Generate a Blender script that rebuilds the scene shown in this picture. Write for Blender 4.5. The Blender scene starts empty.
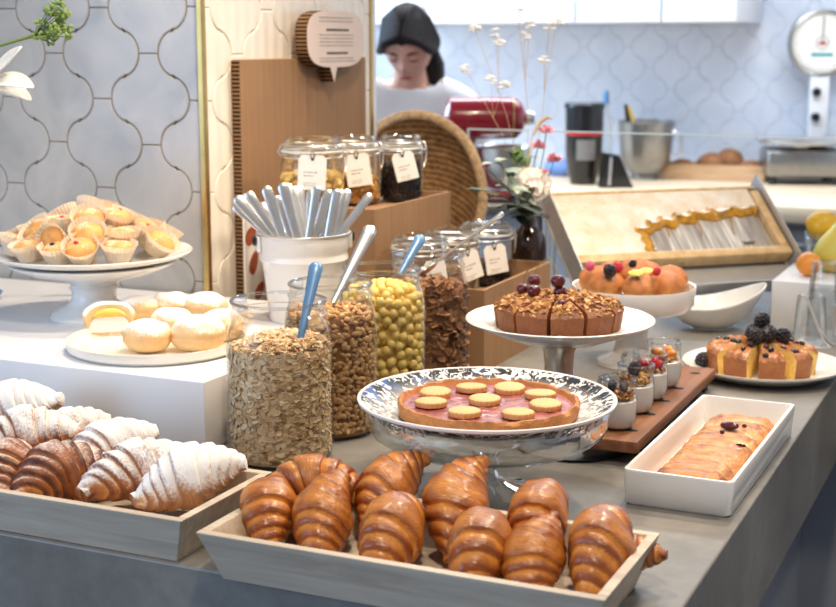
import bpy, math, random
from math import sin, cos, pi, radians as R, sqrt
from mathutils import Vector, Matrix, noise as NZ

# ------------------------------------------------------------------ camera, world, lights
SC = bpy.context.scene
COL = SC.collection
FPX, PITCH, YAW = 1400.0, R(10.5), R(24.3)
CAMLOC = Vector((0.0, 0.0, 1.45))
cd = bpy.data.cameras.new('camera'); cam = bpy.data.objects.new('camera', cd); COL.objects.link(cam)
cd.sensor_width = 36.0; cd.lens = FPX * 36.0 / 836.0
cam.location = CAMLOC; cam.rotation_euler = (pi / 2 - PITCH, 0, YAW)
cd.clip_start = 0.05
cd.dof.use_dof = True; cd.dof.focus_distance = 1.74; cd.dof.aperture_fstop = 7.0
SC.camera = cam
SC.view_settings.view_transform = 'Standard'; SC.view_settings.look = 'None'
SC.view_settings.gamma = 1.0; SC.view_settings.exposure = 0.0; SC.view_settings.use_curve_mapping = False
SC.cycles.max_bounces = 10; SC.cycles.transparent_max_bounces = 24
SC.cycles.sample_clamp_indirect = 6.0; SC.cycles.caustics_refractive = False; SC.cycles.caustics_reflective = False

def lin(c):
    return tuple(((v / 255.0) / 12.92 if v / 255.0 <= 0.04045 else ((v / 255.0 + 0.055) / 1.055) ** 2.4) for v in c)

wd = bpy.data.worlds.new('world'); SC.world = wd; wd.use_nodes = True
wd.node_tree.nodes['Background'].inputs[0].default_value = (0.88, 0.92, 1.0, 1)
wd.node_tree.nodes['Background'].inputs[1].default_value = 0.31

def aim(o, tgt):
    o.rotation_euler = (Vector(tgt) - o.location).to_track_quat('-Z', 'Y').to_euler()
def area(name, loc, tgt, size, power, col):
    l = bpy.data.lights.new(name, 'AREA'); l.shape = 'RECTANGLE'; l.size, l.size_y = size
    l.energy = power; l.color = col
    o = bpy.data.objects.new(name, l); COL.objects.link(o); o.location = loc; aim(o, tgt); return o
def spot(name, loc, tgt, power, col, ang=70, rad=0.05, blend=0.6):
    l = bpy.data.lights.new(name, 'SPOT'); l.energy = power; l.color = col
    l.spot_size = R(ang); l.spot_blend = blend; l.shadow_soft_size = rad
    o = bpy.data.objects.new(name, l); COL.objects.link(o); o.location = loc; aim(o, tgt); return o
area('window_daylight', (-2.9, -1.4, 1.8), (-0.9, 1.6, 0.95), (2.4, 1.8), 62, (0.42, 0.65, 1.0))
WARM = (1.0, 0.83, 0.63)
spot('track_and_fill_spot', (-0.35, 2.75, 2.75), (-0.75, 1.5, 0.95), 108, WARM, 72, 0.06)
spot('track_and_fill_spot', (-1.05, 1.95, 2.7), (-1.15, 1.75, 1.0), 52, WARM, 80, 0.06)
spot('track_and_fill_spot', (-0.5, 1.5, 2.75), (-1.35, 2.35, 1.15), 68, WARM, 60, 0.06)
spot('track_and_fill_spot', (0.35, 2.0, 2.7), (-0.5, 2.3, 0.95), 62, WARM, 70, 0.06)
spot('track_and_fill_spot', (-0.15, 0.55, 2.75), (-0.62, 1.45, 0.95), 66, WARM, 78, 0.08)  # front fill, added to brighten the croissant, tart and jar fronts
area('kitchen_ceiling_light', (-1.6, 4.5, 2.75), (-1.6, 5.0, 0.9), (3.2, 0.9), 105, (0.86, 0.93, 1.0))
area('kitchen_window', (-3.6, 4.3, 1.9), (-1.8, 5.0, 1.2), (1.3, 1.3), 60, (0.52, 0.74, 1.0))

# ------------------------------------------------------------------ helpers
def at(px, py, z):
    """point of the horizontal plane at height z seen at pixel (px, py)"""
    d = ray(px, py); t = (z - CAMLOC.z) / d.z
    return CAMLOC + d * t
def ray(px, py):
    x = (px - 418.0) / FPX; y = -(py - 303.5) / FPX
    cp, sp = cos(PITCH), sin(PITCH)
    return Vector((-sin(YAW) * cp, cos(YAW) * cp, -sp)) + x * Vector((cos(YAW), sin(YAW), 0)) + y * Vector((-sin(YAW) * sp, cos(YAW) * sp, cp))

class MB:
    def __init__(s): s.v = []; s.f = []; s.m = []; s.a = {}
    def add(s, verts, faces, M=None, mi=0, attr=None):
        n = len(s.v)
        if M is not None: verts = [M @ Vector(p) for p in verts]
        s.v += [tuple(p) for p in verts]
        s.f += [tuple(i + n for i in f) for f in faces]; s.m += [mi] * len(faces)
        if attr:
            for k, val in attr.items():
                arr = s.a.setdefault(k, [])
                arr += [0.0] * (n - len(arr))
                arr += list(val) if hasattr(val, '__len__') else [val] * len(verts)
        return s
    def box(s, c, d, M=None, mi=0, bev=0.0, attr=None):
        x, y, z = d[0] / 2, d[1] / 2, d[2] / 2
        if bev <= 0:
            vs = [(c[0] + i * x, c[1] + j * y, c[2] + k * z) for i in (-1, 1) for j in (-1, 1) for k in (-1, 1)]
            fs = [(0, 1, 3, 2), (4, 6, 7, 5), (0, 4, 5, 1), (2, 3, 7, 6), (0, 2, 6, 4), (1, 5, 7, 3)]
            return s.add(vs, fs, M, mi, attr)
        b = min(bev, x * .99, y * .99, z * .99)
        prof = [(-z, b), (-z + b * .3, b * .3), (-z + b, 0), (z - b, 0), (z - b * .3, b * .3), (z, b)]
        def ring(h, ins):
            pts = []
            for (sx, sy, a0) in ((1, 1, 0), (-1, 1, 90), (-1, -1, 180), (1, -1, 270)):
                for k in range(4):
                    a = R(a0 + k * 30); rr = b
                    pts.append((c[0] + sx * (x - b) + cos(a) * (rr - ins), c[1] + sy * (y - b) + sin(a) * (rr - ins), c[2] + h))
            return pts
        rings = [ring(h, i) for h, i in prof]
        vs = [p for r in rings for p in r]; n = 16; fs = []
        for i in range(len(rings) - 1):
            for j in range(n):
                fs.append((i * n + j, i * n + (j + 1) % n, (i + 1) * n + (j + 1) % n, (i + 1) * n + j))
        fs.append(tuple(reversed(range(n)))); fs.append(tuple(range((len(rings) - 1) * n, len(rings) * n)))
        return s.add(vs, fs, M, mi, attr)
    def lathe(s, prof, n=48, M=None, mi=0, rf=None, attr=None, c=(0, 0, 0)):
        vs = []; fs = []
        for i, (r, z) in enumerate(prof):
            for j in range(n):
                a = 2 * pi * j / n; rr = r if rf is None else rf(r, z, a, i)
                vs.append((c[0] + rr * cos(a), c[1] + rr * sin(a), c[2] + z))
        for i in range(len(prof) - 1):
            for j in range(n):
                k = (j + 1) % n
                fs.append((i * n + j, i * n + k, (i + 1) * n + k, (i + 1) * n + j))
        if prof[0][0] > 1e-6 and prof[0][0] < 0: pass
        return s.add(vs, fs, M, mi, attr)
    def tube(s, pts, r, n=8, M=None, mi=0, attr=None, flat=1.0, caps=True):
        pts = [Vector(p) for p in pts]; rs = r if hasattr(r, '__len__') else [r] * len(pts)
        vs = []; fs = []; up = None
        for i, p in enumerate(pts):
            t = (pts[min(i + 1, len(pts) - 1)] - pts[max(i - 1, 0)]).normalized()
            if up is None:
                up = Vector((0, 0, 1)) if abs(t.z) < .9 else Vector((1, 0, 0))
            a = t.cross(up).normalized(); b = a.cross(t).normalized(); up = b
            for j in range(n):
                w = 2 * pi * j / n
                vs.append(p + a * (cos(w) * rs[i]) + b * (sin(w) * rs[i] * flat))
        m = len(pts)
        for i in range(m - 1):
            for j in range(n):
                k = (j + 1) % n
                fs.append((i * n + j, i * n + k, (i + 1) * n + k, (i + 1) * n + j))
        if caps: fs.append(tuple(reversed(range(n)))); fs.append(tuple(range((m - 1) * n, m * n)))
        return s.add(vs, fs, M, mi, attr)
    def torus(s, r, t, z=0, n=48, k=8, M=None, mi=0, c=(0, 0)):
        return s.lathe_closed([(r + t * cos(2 * pi * i / k), z + t * sin(2 * pi * i / k)) for i in range(k)], n, M, mi, c)
    def lathe_closed(s, prof, n=48, M=None, mi=0, c=(0, 0)):
        vs = []; fs = []; m = len(prof)
        for r, z in prof:
            for j in range(n):
                a = 2 * pi * j / n; vs.append((c[0] + r * cos(a), c[1] + r * sin(a), z))
        for i in range(m):
            for j in range(n):
                k = (j + 1) % n; i2 = (i + 1) % m
                fs.append((i * n + j, i * n + k, i2 * n + k, i2 * n + j))
        return s.add(vs, fs, M, mi)
    def sphere(s, c, r, n=16, m=10, M=None, mi=0, attr=None, fn=None):
        rr = r if hasattr(r, '__len__') else (r, r, r)
        vs = []; fs = []
        for i in range(m + 1):
            th = pi * i / m
            for j in range(n):
                a = 2 * pi * j / n
                d = Vector((sin(th) * cos(a), sin(th) * sin(a), cos(th)))
                k = 1.0 if fn is None else fn(d)
                vs.append((c[0] + d.x * rr[0] * k, c[1] + d.y * rr[1] * k, c[2] + d.z * rr[2] * k))
        for i in range(m):
            for j in range(n):
                k = (j + 1) % n
                fs.append((i * n + j, (i + 1) * n + j, (i + 1) * n + k, i * n + k))
        return s.add(vs, fs, M, mi, attr)
    def prism(s, poly, z0, z1, M=None, mi=0, side=None, attr=None):
        n = len(poly)
        vs = [(p[0], p[1], z0) for p in poly] + [(p[0], p[1], z1) for p in poly]
        s.add(vs, [tuple(reversed(range(n))), tuple(range(n, 2 * n))], M, mi, attr)
        k = len(s.v) - 2 * n
        for i in range(n):
            j = (i + 1) % n
            s.f.append((k + i, k + j, k + n + j, k + n + i)); s.m.append(mi if side is None else side)
        return s
    def grid(s, fn, nu, nv, M=None, mi=0, closed_v=False, attr=None):
        vs = []; at_ = {}
        for i in range(nu + 1):
            for j in range(nv if closed_v else nv + 1):
                r = fn(i / nu, j / nv)
                if isinstance(r, tuple) and len(r) == 2 and isinstance(r[1], dict):
                    for k, val in r[1].items(): at_.setdefault(k, []).append(val)
                    r = r[0]
                vs.append(r)
        w = nv if closed_v else nv + 1; fs = []
        for i in range(nu):
            for j in range(nv):
                k = (j + 1) % w
                fs.append((i * w + j, (i + 1) * w + j, (i + 1) * w + k, i * w + k))
        return s.add(vs, fs, M, mi, at_ or attr)
    def mesh(s, name, mats, smooth=True):
        me = bpy.data.meshes.new(name); me.from_pydata(s.v, [], s.f)
        if not isinstance(mats, (list, tuple)): mats = [mats]
        for m in mats: me.materials.append(m)
        me.polygons.foreach_set('material_index', s.m)
        me.polygons.foreach_set('use_smooth', [smooth] * len(s.f))
        for k, arr in s.a.items():
            arr += [0.0] * (len(s.v) - len(arr))
            at_ = me.attributes.new(k, 'FLOAT', 'POINT'); at_.data.foreach_set('value', arr)
        me.validate(); me.update()
        if smooth:
            try: me.set_sharp_from_angle(angle=R(42))
            except Exception: pass
        return me
    def build(s, name, mats, parent=None, smooth=True, loc=None):
        o = bpy.data.objects.new(name, s.mesh(name, mats, smooth)); COL.objects.link(o)
        if parent is not None: o.parent = parent
        if loc is not None: o.location = loc
        return o

def tag(o, label=None, cat=None, group=None, kind=None):
    if label: o['label'] = label
    if cat: o['category'] = cat
    if group: o['group'] = group
    if kind: o['kind'] = kind
    return o
def thing(name, label, cat, loc=(0, 0, 0), rot=(0, 0, 0), group=None):
    o = bpy.data.objects.new(name, None); COL.objects.link(o); o.empty_display_size = .02
    o.location = loc; o.rotation_euler = rot
    return tag(o, label, cat, group)
def T(x=0, y=0, z=0): return Matrix.Translation((x, y, z))
def RX(a): return Matrix.Rotation(a, 4, 'X')
def RY(a): return Matrix.Rotation(a, 4, 'Y')
def RZ(a): return Matrix.Rotation(a, 4, 'Z')
ORD = ['first', 'second', 'third', 'fourth', 'fifth', 'sixth', 'seventh', 'eighth', 'ninth', 'tenth', 'eleventh', 'twelfth', 'thirteenth',
       'fourteenth', 'fifteenth', 'sixteenth', 'seventeenth', 'eighteenth', 'nineteenth', 'twentieth', 'twenty-first', 'twenty-second', 'twenty-third', 'twenty-fourth']

# ------------------------------------------------------------------ materials
class NT:
    def __init__(s, name):
        s.mat = bpy.data.materials.new(name); s.mat.use_nodes = True
        s.t = s.mat.node_tree; s.n = s.t.nodes; s.l = s.t.links
        s.bsdf = s.n['Principled BSDF']; s.out = s.n['Material Output']
    def node(s, typ, **kw):
        n = s.n.new(typ)
        for k, v in kw.items():
            if k.startswith('i_'): n.inputs[int(k[2:]) if k[2:].isdigit() else k[2:].replace('_', ' ')].default_value = v
            else: setattr(n, k, v)
        return n
    def link(s, a, b): s.l.new(a, b)
    def ramp(s, fac, stops, interp='LINEAR'):
        r = s.node('ShaderNodeValToRGB'); e = r.color_ramp.elements; r.color_ramp.interpolation = interp
        while len(e) < len(stops): e.new(0.5)
        for i, (p, c) in enumerate(stops):
            e[i].position = p; e[i].color = (*c, 1) if len(c) == 3 else c
        s.link(fac, r.inputs[0]); return r.outputs[0]
    def coord(s, out='Object', scale=(1, 1, 1)):
        tc = s.node('ShaderNodeTexCoord'); mp = s.node('ShaderNodeMapping'); mp.inputs['Scale'].default_value = scale
        s.link(tc.outputs[out], mp.inputs[0]); return mp.outputs[0]
    def noise(s, vec, scale, detail=4, rough=.55, dist=0):
        n = s.node('ShaderNodeTexNoise'); n.inputs['Scale'].default_value = scale; n.inputs['Detail'].default_value = detail
        n.inputs['Roughness'].default_value = rough; n.inputs['Distortion'].default_value = dist
        s.link(vec, n.inputs['Vector']); return n.outputs['Fac']
    def mix(s, fac, a, b):
        m = s.node('ShaderNodeMix', data_type='RGBA')
        for sock, v in ((m.inputs[0], fac), (m.inputs[6], a), (m.inputs[7], b)):
            if hasattr(v, 'links') or hasattr(v, 'is_output'): s.link(v, sock)
            elif isinstance(v, (int, float)): sock.default_value = v
            else: sock.default_value = (*v, 1) if len(v) == 3 else v
        return m.outputs[2]
    def math(s, op, a, b=None, clamp=False):
        m = s.node('ShaderNodeMath', operation=op, use_clamp=clamp)
        for i, v in enumerate((a, b)):
            if v is None: continue
            if isinstance(v, (int, float)): m.inputs[i].default_value = v
            else: s.link(v, m.inputs[i])
        return m.outputs[0]
    def attr(s, name):
        a = s.node('ShaderNodeAttribute', attribute_name=name); return a.outputs['Fac']
    def bump(s, h, strength=.3, dist=.002):
        b = s.node('ShaderNodeBump'); b.inputs['Strength'].default_value = strength; b.inputs['Distance'].default_value = dist
        s.link(h, b.inputs['Height']); s.link(b.outputs[0], s.bsdf.inputs['Normal'])
    def set(s, **kw):
        for k, v in kw.items():
            key = {'color': 'Base Color', 'rough': 'Roughness', 'metal': 'Metallic', 'coat': 'Coat Weight', 'coatr': 'Coat Roughness',
                   'sss': 'Subsurface Weight', 'trans': 'Transmission Weight', 'spec': 'Specular IOR Level', 'sheen': 'Sheen Weight'}[k]
            i = s.bsdf.inputs[key]
            if hasattr(v, 'is_output'): s.link(v, i)
            elif isinstance(v, (int, float)): i.default_value = v
            else: i.default_value = (*v, 1)
        return s

def plain(name, rgb, rough=.5, metal=0.0, coat=0.0, var=.06, scale=30, bump=0.0, bscale=60, **kw):
    t = NT(name); c = lin(rgb); co = t.coord()
    n = t.noise(co, scale)
    d = tuple(max(0, v * (1 - 2 * var)) for v in c); u = tuple(min(1, v * (1 + 1.2 * var)) for v in c)
    t.set(color=t.ramp(n, [(.3, d), (.7, u)]), rough=rough, metal=metal, coat=coat, **kw)
    if bump: t.bump(t.noise(co, bscale), bump, .002)
    return t.mat
def thin_glass(name, tint=(.985, .993, .993), edge=(.78, .82, .83), gl=.9, rough=.02, bump=0.0, bscale=20, base=.01, fk=.5):
    t = NT(name); t.n.remove(t.bsdf)
    lw = t.node('ShaderNodeLayerWeight'); lw.inputs[0].default_value = .25
    fr = t.node('ShaderNodeFresnel'); fr.inputs[0].default_value = 1.5
    tr = t.node('ShaderNodeBsdfTransparent'); gs = t.node('ShaderNodeBsdfGlossy'); gs.inputs['Roughness'].default_value = rough
    gs.inputs['Color'].default_value = (gl, gl, gl, 1)
    c = t.mix(t.math('POWER', lw.outputs['Facing'], 2.5), tint, edge); t.link(c, tr.inputs[0])
    mx = t.node('ShaderNodeMixShader')
    f = t.math('ADD', t.math('MULTIPLY', fr.outputs[0], fk), base, True)
    t.link(f, mx.inputs[0]); t.link(tr.outputs[0], mx.inputs[1]); t.link(gs.outputs[0], mx.inputs[2])
    if bump:
        b = t.node('ShaderNodeBump'); b.inputs['Strength'].default_value = bump; b.inputs['Distance'].default_value = .004
        t.link(t.noise(t.coord(), bscale, 2), b.inputs['Height'])
        for nd in (gs, fr, lw): t.link(b.outputs[0], nd.inputs['Normal'])
    t.link(mx.outputs[0], t.out.inputs[0]); return t.mat

M = {}
M['glass'] = thin_glass('clear_glass')
M['glass_thick'] = thin_glass('thick_clear_glass', (.94, .96, .96), (.62, .67, .67), .95, .03, .0, 20, .05, .7)
M['glass_wavy'] = thin_glass('pressed_glass', (.88, .91, .91), (.52, .57, .58), .95, .06, .22, 60, .05, .5)
M['pane'] = thin_glass('pane_glass', (.985, .993, .995), (.93, .95, .95), .4, .01, 0, 20, .0, .22)
M['pane_edge'] = plain('polished_glass_edge', (225, 238, 240), .15, 0, 0, .02)
M['china'] = plain('white_china', (238, 236, 232), .16, 0, .3, .015, 12)
M['matte_white'] = plain('white_laminate', (232, 232, 234), .45, 0, 0, .01, 6)
M['cream_china'] = plain('ivory_stoneware', (240, 233, 220), .25, 0, .2, .02, 12)
M['enamel'] = plain('white_enamel', (238, 234, 228), .22, 0, .3, .015, 10)
M['steel'] = plain('brushed_steel', (226, 224, 221), .30, 1.0, 0, .04, 40)
M['steel_dark'] = plain('dull_steel', (160, 158, 155), .35, 1.0, 0, .05, 40)
M['sheet_metal'] = plain('galvanised_sheet', (206, 204, 202), .42, .55, 0, .03, 30)
M['brass'] = plain('brass_trim', (205, 170, 105), .32, .9, 0, .06, 25)
M['black_plastic'] = plain('black_plastic', (16, 16, 18), .3, 0, .3, .1)
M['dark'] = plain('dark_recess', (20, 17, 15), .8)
M['red_enamel'] = plain('red_enamel', (158, 10, 34), .22, 0, .6, .04, 8)
M['sheen_and_cap'] = plain('blue_sheen_and_cap', (98, 140, 182), .3, .2, .3, .05)  # blue reflection on steel spoon handles, painted as colour; also the bottle cap
M['paper'] = plain('white_card', (242, 238, 230), .8, 0, 0, .02, 20)
M['sign_face'] = plain('pinkish_grey_card', (222, 204, 194), .8, 0, 0, .02, 20)
M['ink'] = plain('grey_ink', (120, 116, 112), .8)
M['ink_dark'] = plain('dark_ink', (70, 62, 58), .8)
M['kitchen_white'] = plain('white_cabinet', (232, 234, 238), .4, 0, 0, .01, 4)
M['kitchen_grey'] = plain('grey_cabinet', (150, 150, 156), .5, 0, 0, .02, 4)
M['black_string'] = plain('black_string', (28, 24, 22), .8)
M['yellow_plastic'] = plain('yellow_plastic', (225, 180, 60), .4)
M['teal'] = plain('teal_print', (60, 160, 165), .6)
M['red_print'] = plain('red_print', (180, 40, 40), .6)
M['blue_glaze'] = plain('blue_glaze', (45, 120, 170), .15, 0, .4, .1)
M['leaf'] = plain('green_leaf', (98, 125, 70), .5, 0, 0, .25, 30)
M['leaf_grey'] = plain('eucalyptus_leaf', (150, 165, 145), .55, 0, 0, .2, 30)
M['leaf_dark'] = plain('dark_leaf', (38, 48, 30), .5, 0, 0, .25, 30)
M['stem'] = plain('green_stem', (120, 140, 70), .6)
M['umbel'] = plain('umbel_floret', (150, 176, 92), .6, 0, 0, .2, 90)
M['petal_white'] = plain('white_petal', (244, 240, 232), .5, 0, 0, .03, 30, sss=.1)
M['petal_peach'] = plain('peach_petal', (250, 238, 226), .6, 0, 0, .05, 30)
M['petal_pink'] = plain('pink_petal', (240, 172, 184), .6, 0, 0, .15, 60)
M['straw'] = plain('dried_grass', (196, 168, 120), .7, 0, 0, .1, 60)
M['fluff'] = plain('white_seed_head', (240, 236, 228), .8)
M['skin'] = plain('skin', (222, 170, 146), .5, 0, 0, .04, 20, sss=.1)
M['lip'] = plain('lips', (178, 92, 88), .5)
M['hair'] = plain('dark_hair', (30, 18, 14), .75, 0, 0, .3, 70)
M['shirt'] = plain('white_cotton', (240, 238, 238), .85, 0, 0, .03, 10, .2, 30)
M['trousers'] = plain('dark_trousers', (45, 48, 58), .85)
M['brown_glass'] = plain('brown_bottle_glass', (46, 24, 12), .08, 0, .8, .1)
M['cherry'] = plain('cherry_skin', (82, 10, 22), .12, 0, .6, .25, 60)
M['cherry_stem'] = plain('cherry_stem', (150, 130, 60), .6)
M['blackberry'] = plain('blackberry', (26, 16, 26), .22, 0, .4, .3, 80)
M['raspberry'] = plain('red_berry', (196, 36, 56), .3, 0, .2, .15, 80)
M['pink_bits'] = plain('pink_petals', (220, 90, 130), .5)
M['yogurt'] = plain('yogurt', (246, 243, 238), .35, 0, .2, .01, 20)
M['lemon'] = plain('lemon_peel', (226, 178, 40), .4, 0, .1, .08, 30, .25, 220)
M['orange'] = plain('orange_peel', (236, 150, 50), .4, 0, .1, .08, 30, .25, 220)
M['cream_filling'] = plain('yellow_custard', (226, 200, 86), .4, 0, .1, .08, 40)
M['brown_roll'] = plain('brown_crust', (150, 98, 58), .7, 0, 0, .15, 30, .3, 60)
M['blue_cloth'] = plain('blue_cloth', (110, 140, 200), .8)
M['almond'] = plain('almond_print', (168, 88, 58), .6, 0, 0, .2, 60)

def mk(name, fn):
    t = NT(name); fn(t); M[name] = t.mat
def _concrete(t):
    co = t.coord(); a = t.noise(co, 3.5, 6, .6); b = t.noise(co, 40, 5, .6)
    f = t.math('ADD', t.math('MULTIPLY', a, .7), t.math('MULTIPLY', b, .3))
    t.set(color=t.ramp(f, [(.32, lin((102, 100, 97))), (.5, lin((126, 123, 118))), (.68, lin((148, 144, 138)))]), rough=t.ramp(a, [(.3, (.32,) * 3), (.7, (.5,) * 3)]))
    t.bump(b, .08, .002)
mk('concrete', _concrete)
def _panel(t):
    co = t.coord(); a = t.noise(co, 3, 4); t.set(color=t.ramp(a, [(.3, lin((138, 144, 158))), (.7, lin((154, 160, 172)))]), rough=.5)
mk('blue_grey_panel', _panel)
def wood(name, c0, c1, c2, scale=(2, 26, 26), rough=.55):
    def f(t):
        co = t.coord('Object', scale); a = t.noise(co, 2.2, 6, .6, .6); b = t.noise(t.coord(), 5, 2)
        k = t.math('ADD', t.math('MULTIPLY', a, .8), t.math('MULTIPLY', b, .2))
        t.set(color=t.ramp(k, [(.3, lin(c0)), (.5, lin(c1)), (.7, lin(c2))]), rough=rough); t.bump(a, .12, .001)
    mk(name, f)
wood('pale_wood', (176, 160, 142), (206, 190, 170), (226, 212, 192))
wood('walnut_board', (96, 58, 36), (136, 88, 58), (160, 110, 76), (26, 2, 26))
wood('frame_wood', (196, 156, 104), (222, 186, 134), (236, 208, 162), (20, 20, 3))
wood('light_kitchen_wood', (205, 178, 145), (224, 200, 170), (236, 216, 190), (1, 10, 10))
wood('crate_wood', (170, 130, 95), (196, 158, 120), (210, 176, 140), (2, 14, 14))
def _card(t):
    co = t.coord('Object', (3, 140, 3)); a = t.noise(co, 1.0, 3); b = t.noise(t.coord(), 9, 3)
    k = t.math('ADD', t.math('MULTIPLY', a, .6), t.math('MULTIPLY', b, .4))
    t.set(color=t.ramp(k, [(.3, lin((138, 103, 71))), (.7, lin((162, 125, 89)))]), rough=.75)
mk('cardboard', _card)
def _cardedge(t):
    w = t.node('ShaderNodeTexWave', wave_type='BANDS', bands_direction='Z'); w.inputs['Scale'].default_value = 42
    t.link(t.coord(), w.inputs[0])
    t.set(color=t.ramp(w.outputs['Fac'], [(.62, lin((34, 22, 15))), (.75, lin((156, 116, 76)))]), rough=.9)
mk('corrugated_edge', _cardedge)
def tilemat(name, ca, cb, rough, stripes=0):
    def f(t):
        co = t.coord(); a = t.noise(co, 7, 3, .5, .8)
        t.set(color=t.ramp(a, [(.3, lin(ca)), (.7, lin(cb))]), rough=rough, coat=.35, coatr=.12)
        if stripes:
            w = t.node('ShaderNodeTexWave', wave_type='BANDS', bands_direction='Y'); w.inputs['Scale'].default_value = stripes
            t.link(co, w.inputs[0]); t.bump(w.outputs['Fac'], .35, .004)
        else: t.bump(a, .12, .01)
    mk(name, f)
tilemat('tile_pearl', (166, 163, 158), (196, 190, 182), .22)
tilemat('tile_cream', (232, 222, 206), (242, 234, 220), .35, 9)
tilemat('tile_kitchen', (206, 214, 230), (222, 227, 238), .3)
M['grout_dark'] = plain('dark_grout', (52, 46, 44), .9)
M['grout_warm'] = plain('warm_grout', (176, 162, 142), .9)
M['grout_light'] = plain('light_grout', (170, 176, 192), .9)
def _floor(t):
    co = t.coord(); a = t.noise(co, 4, 4); t.set(color=t.ramp(a, [(.3, lin((52, 54, 62))), (.7, lin((66, 68, 76)))]), rough=.45)
mk('floor_dark', _floor)

def baked(name, cl, cm, cd_, rough=.36, coat=.25, dust=None, bumpk=.5, wig=1.0):
    """golden crust: attribute 'groove' (0 pale fold .. 1 browned ridge); optional sugar dust lying on top faces"""
    def f(t):
        co = t.coord(); n1 = t.noise(co, 38, 5, .6); n2 = t.noise(t.coord('Object', (1.0, .35, .35)), 420, 3, .6)
        g = t.math('ADD', t.math('MULTIPLY', t.attr('groove'), .62), t.math('ADD', t.math('MULTIPLY', n1, .42 * wig), t.math('MULTIPLY', n2, .24)))
        c = t.ramp(g, [(.26, lin(cl)), (.60, lin(cm)), (1.0, lin(cd_))])
        r = rough
        if dust:
            lo, hi, dcol, gs = dust
            geo = t.node('ShaderNodeNewGeometry'); sp = t.node('ShaderNodeSeparateXYZ'); t.link(geo.outputs['Normal'], sp.inputs[0])
            d1 = t.noise(co, 300, 3, .65); d2 = t.noise(co, 24, 3)
            k = t.math('ADD', t.math('MULTIPLY', sp.outputs[2], .36), t.math('ADD', t.math('MULTIPLY', d1, .5), t.math('MULTIPLY', d2, .5)))
            k = t.math('SUBTRACT', k, t.math('MULTIPLY', t.attr('groove'), gs))
            k = t.ramp(k, [(lo, (0, 0, 0)), (hi, (1, 1, 1))])
            c = t.mix(k, c, lin(dcol)); r = t.math('ADD', t.math('MULTIPLY', k, .5), rough, True)
        t.set(color=c, rough=r, coat=0.0 if dust else coat, coatr=.22)
        t.bump(t.math('ADD', n2, t.math('MULTIPLY', n1, .6)), bumpk, .0014)
    mk(name, f)
baked('croissant_crust', (250, 204, 118), (224, 146, 62), (140, 70, 26), .30, .4, None, 1.0, 1.4)
baked('croissant_sugar', (236, 180, 110), (196, 124, 68), (112, 60, 34), .5, 0, (.46, .70, (246, 243, 240), .10))
baked('croissant_snow', (236, 190, 130), (206, 150, 100), (150, 100, 70), .5, 0, (.28, .52, (248, 246, 244), .18))
baked('croissant_choc', (230, 176, 100), (176, 100, 52), (74, 34, 16), .45, 0, (.50, .78, (246, 243, 240), .36))
baked('bun_crust', (244, 222, 184), (234, 200, 146), (214, 158, 98), .6, 0, (.48, .66, (250, 247, 242), .16), .3)
baked('tart_crust', (224, 162, 98), (198, 130, 72), (150, 86, 42), .6, 0, None, .8)
baked('muffin_crust', (226, 160, 90), (194, 122, 64), (136, 76, 36), .55, 0, None, .6)
baked('cake_crust', (180, 114, 58), (138, 78, 36), (88, 46, 22), .6, 0, None, .8)
baked('strudel_crust', (238, 194, 128), (208, 140, 74), (140, 76, 32), .45, .15, None, .6)
baked('mini_cake', (242, 196, 122), (224, 160, 86), (184, 108, 52), .6, 0, (.76, .94, (250, 246, 238), .1), .5)
baked('biscuit', (238, 194, 138), (228, 176, 114), (196, 134, 78), .6, 0, None, .3)
baked('berry_cake', (214, 158, 90), (172, 108, 56), (112, 62, 34), .6, 0, (.80, .92, (248, 244, 240), .1), .6)
def _crumb(t):
    co = t.coord(); v = t.node('ShaderNodeTexVoronoi'); v.inputs['Scale'].default_value = 55; t.link(co, v.inputs['Vector'])
    n = t.noise(co, 160, 4); c = t.ramp(n, [(.3, lin((226, 186, 96))), (.7, lin((244, 216, 140)))])
    b = t.ramp(v.outputs['Distance'], [(.10, (1, 1, 1)), (.16, (0, 0, 0))]); v2 = t.noise(co, 28, 1)
    k = t.math('MULTIPLY', b, t.ramp(v2, [(.52, (0, 0, 0)), (.56, (1, 1, 1))]))
    t.set(color=t.mix(k, c, lin((98, 34, 48))), rough=.8); t.bump(n, .6, .002)
mk('berry_crumb', _crumb)
def _jam(t):
    co = t.coord(); n = t.noise(co, 70, 5, .7); t.set(color=t.ramp(n, [(.3, lin((118, 56, 60))), (.5, lin((164, 88, 84))), (.75, lin((200, 132, 110)))]), rough=.35, coat=.3)
    t.bump(n, .8, .003)
mk('fruit_filling', _jam)
def scatter_mat(name, cols, rough=.6):
    def f(t):
        a = t.attr('rnd'); n = t.noise(t.coord(), 260, 3)
        k = t.math('ADD', t.math('MULTIPLY', a, .75), t.math('MULTIPLY', n, .25))
        t.set(color=t.ramp(k, [(.12 + .76 * i / (len(cols) - 1), lin(c)) for i, c in enumerate(cols)]), rough=rough)
    mk(name, f)
scatter_mat('oat', [(176, 132, 84), (228, 192, 142), (244, 214, 168), (252, 230, 194)])
scatter_mat('wheat', [(128, 84, 48), (186, 138, 88), (212, 168, 112), (226, 188, 134)])
scatter_mat('cereal_yellow', [(228, 192, 96), (244, 214, 122), (250, 228, 150)], .5)
scatter_mat('flake', [(92, 56, 32), (140, 92, 54), (176, 126, 80)])
scatter_mat('granola', [(100, 58, 28), (156, 102, 52), (198, 148, 84), (224, 184, 124)])
scatter_mat('nut', [(170, 112, 48), (208, 154, 78), (226, 184, 110)])
scatter_mat('dried_fruit', [(190, 140, 60), (216, 172, 88), (232, 200, 126)])
scatter_mat('dark_seed', [(22, 16, 18), (38, 26, 26), (52, 36, 32)])
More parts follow.
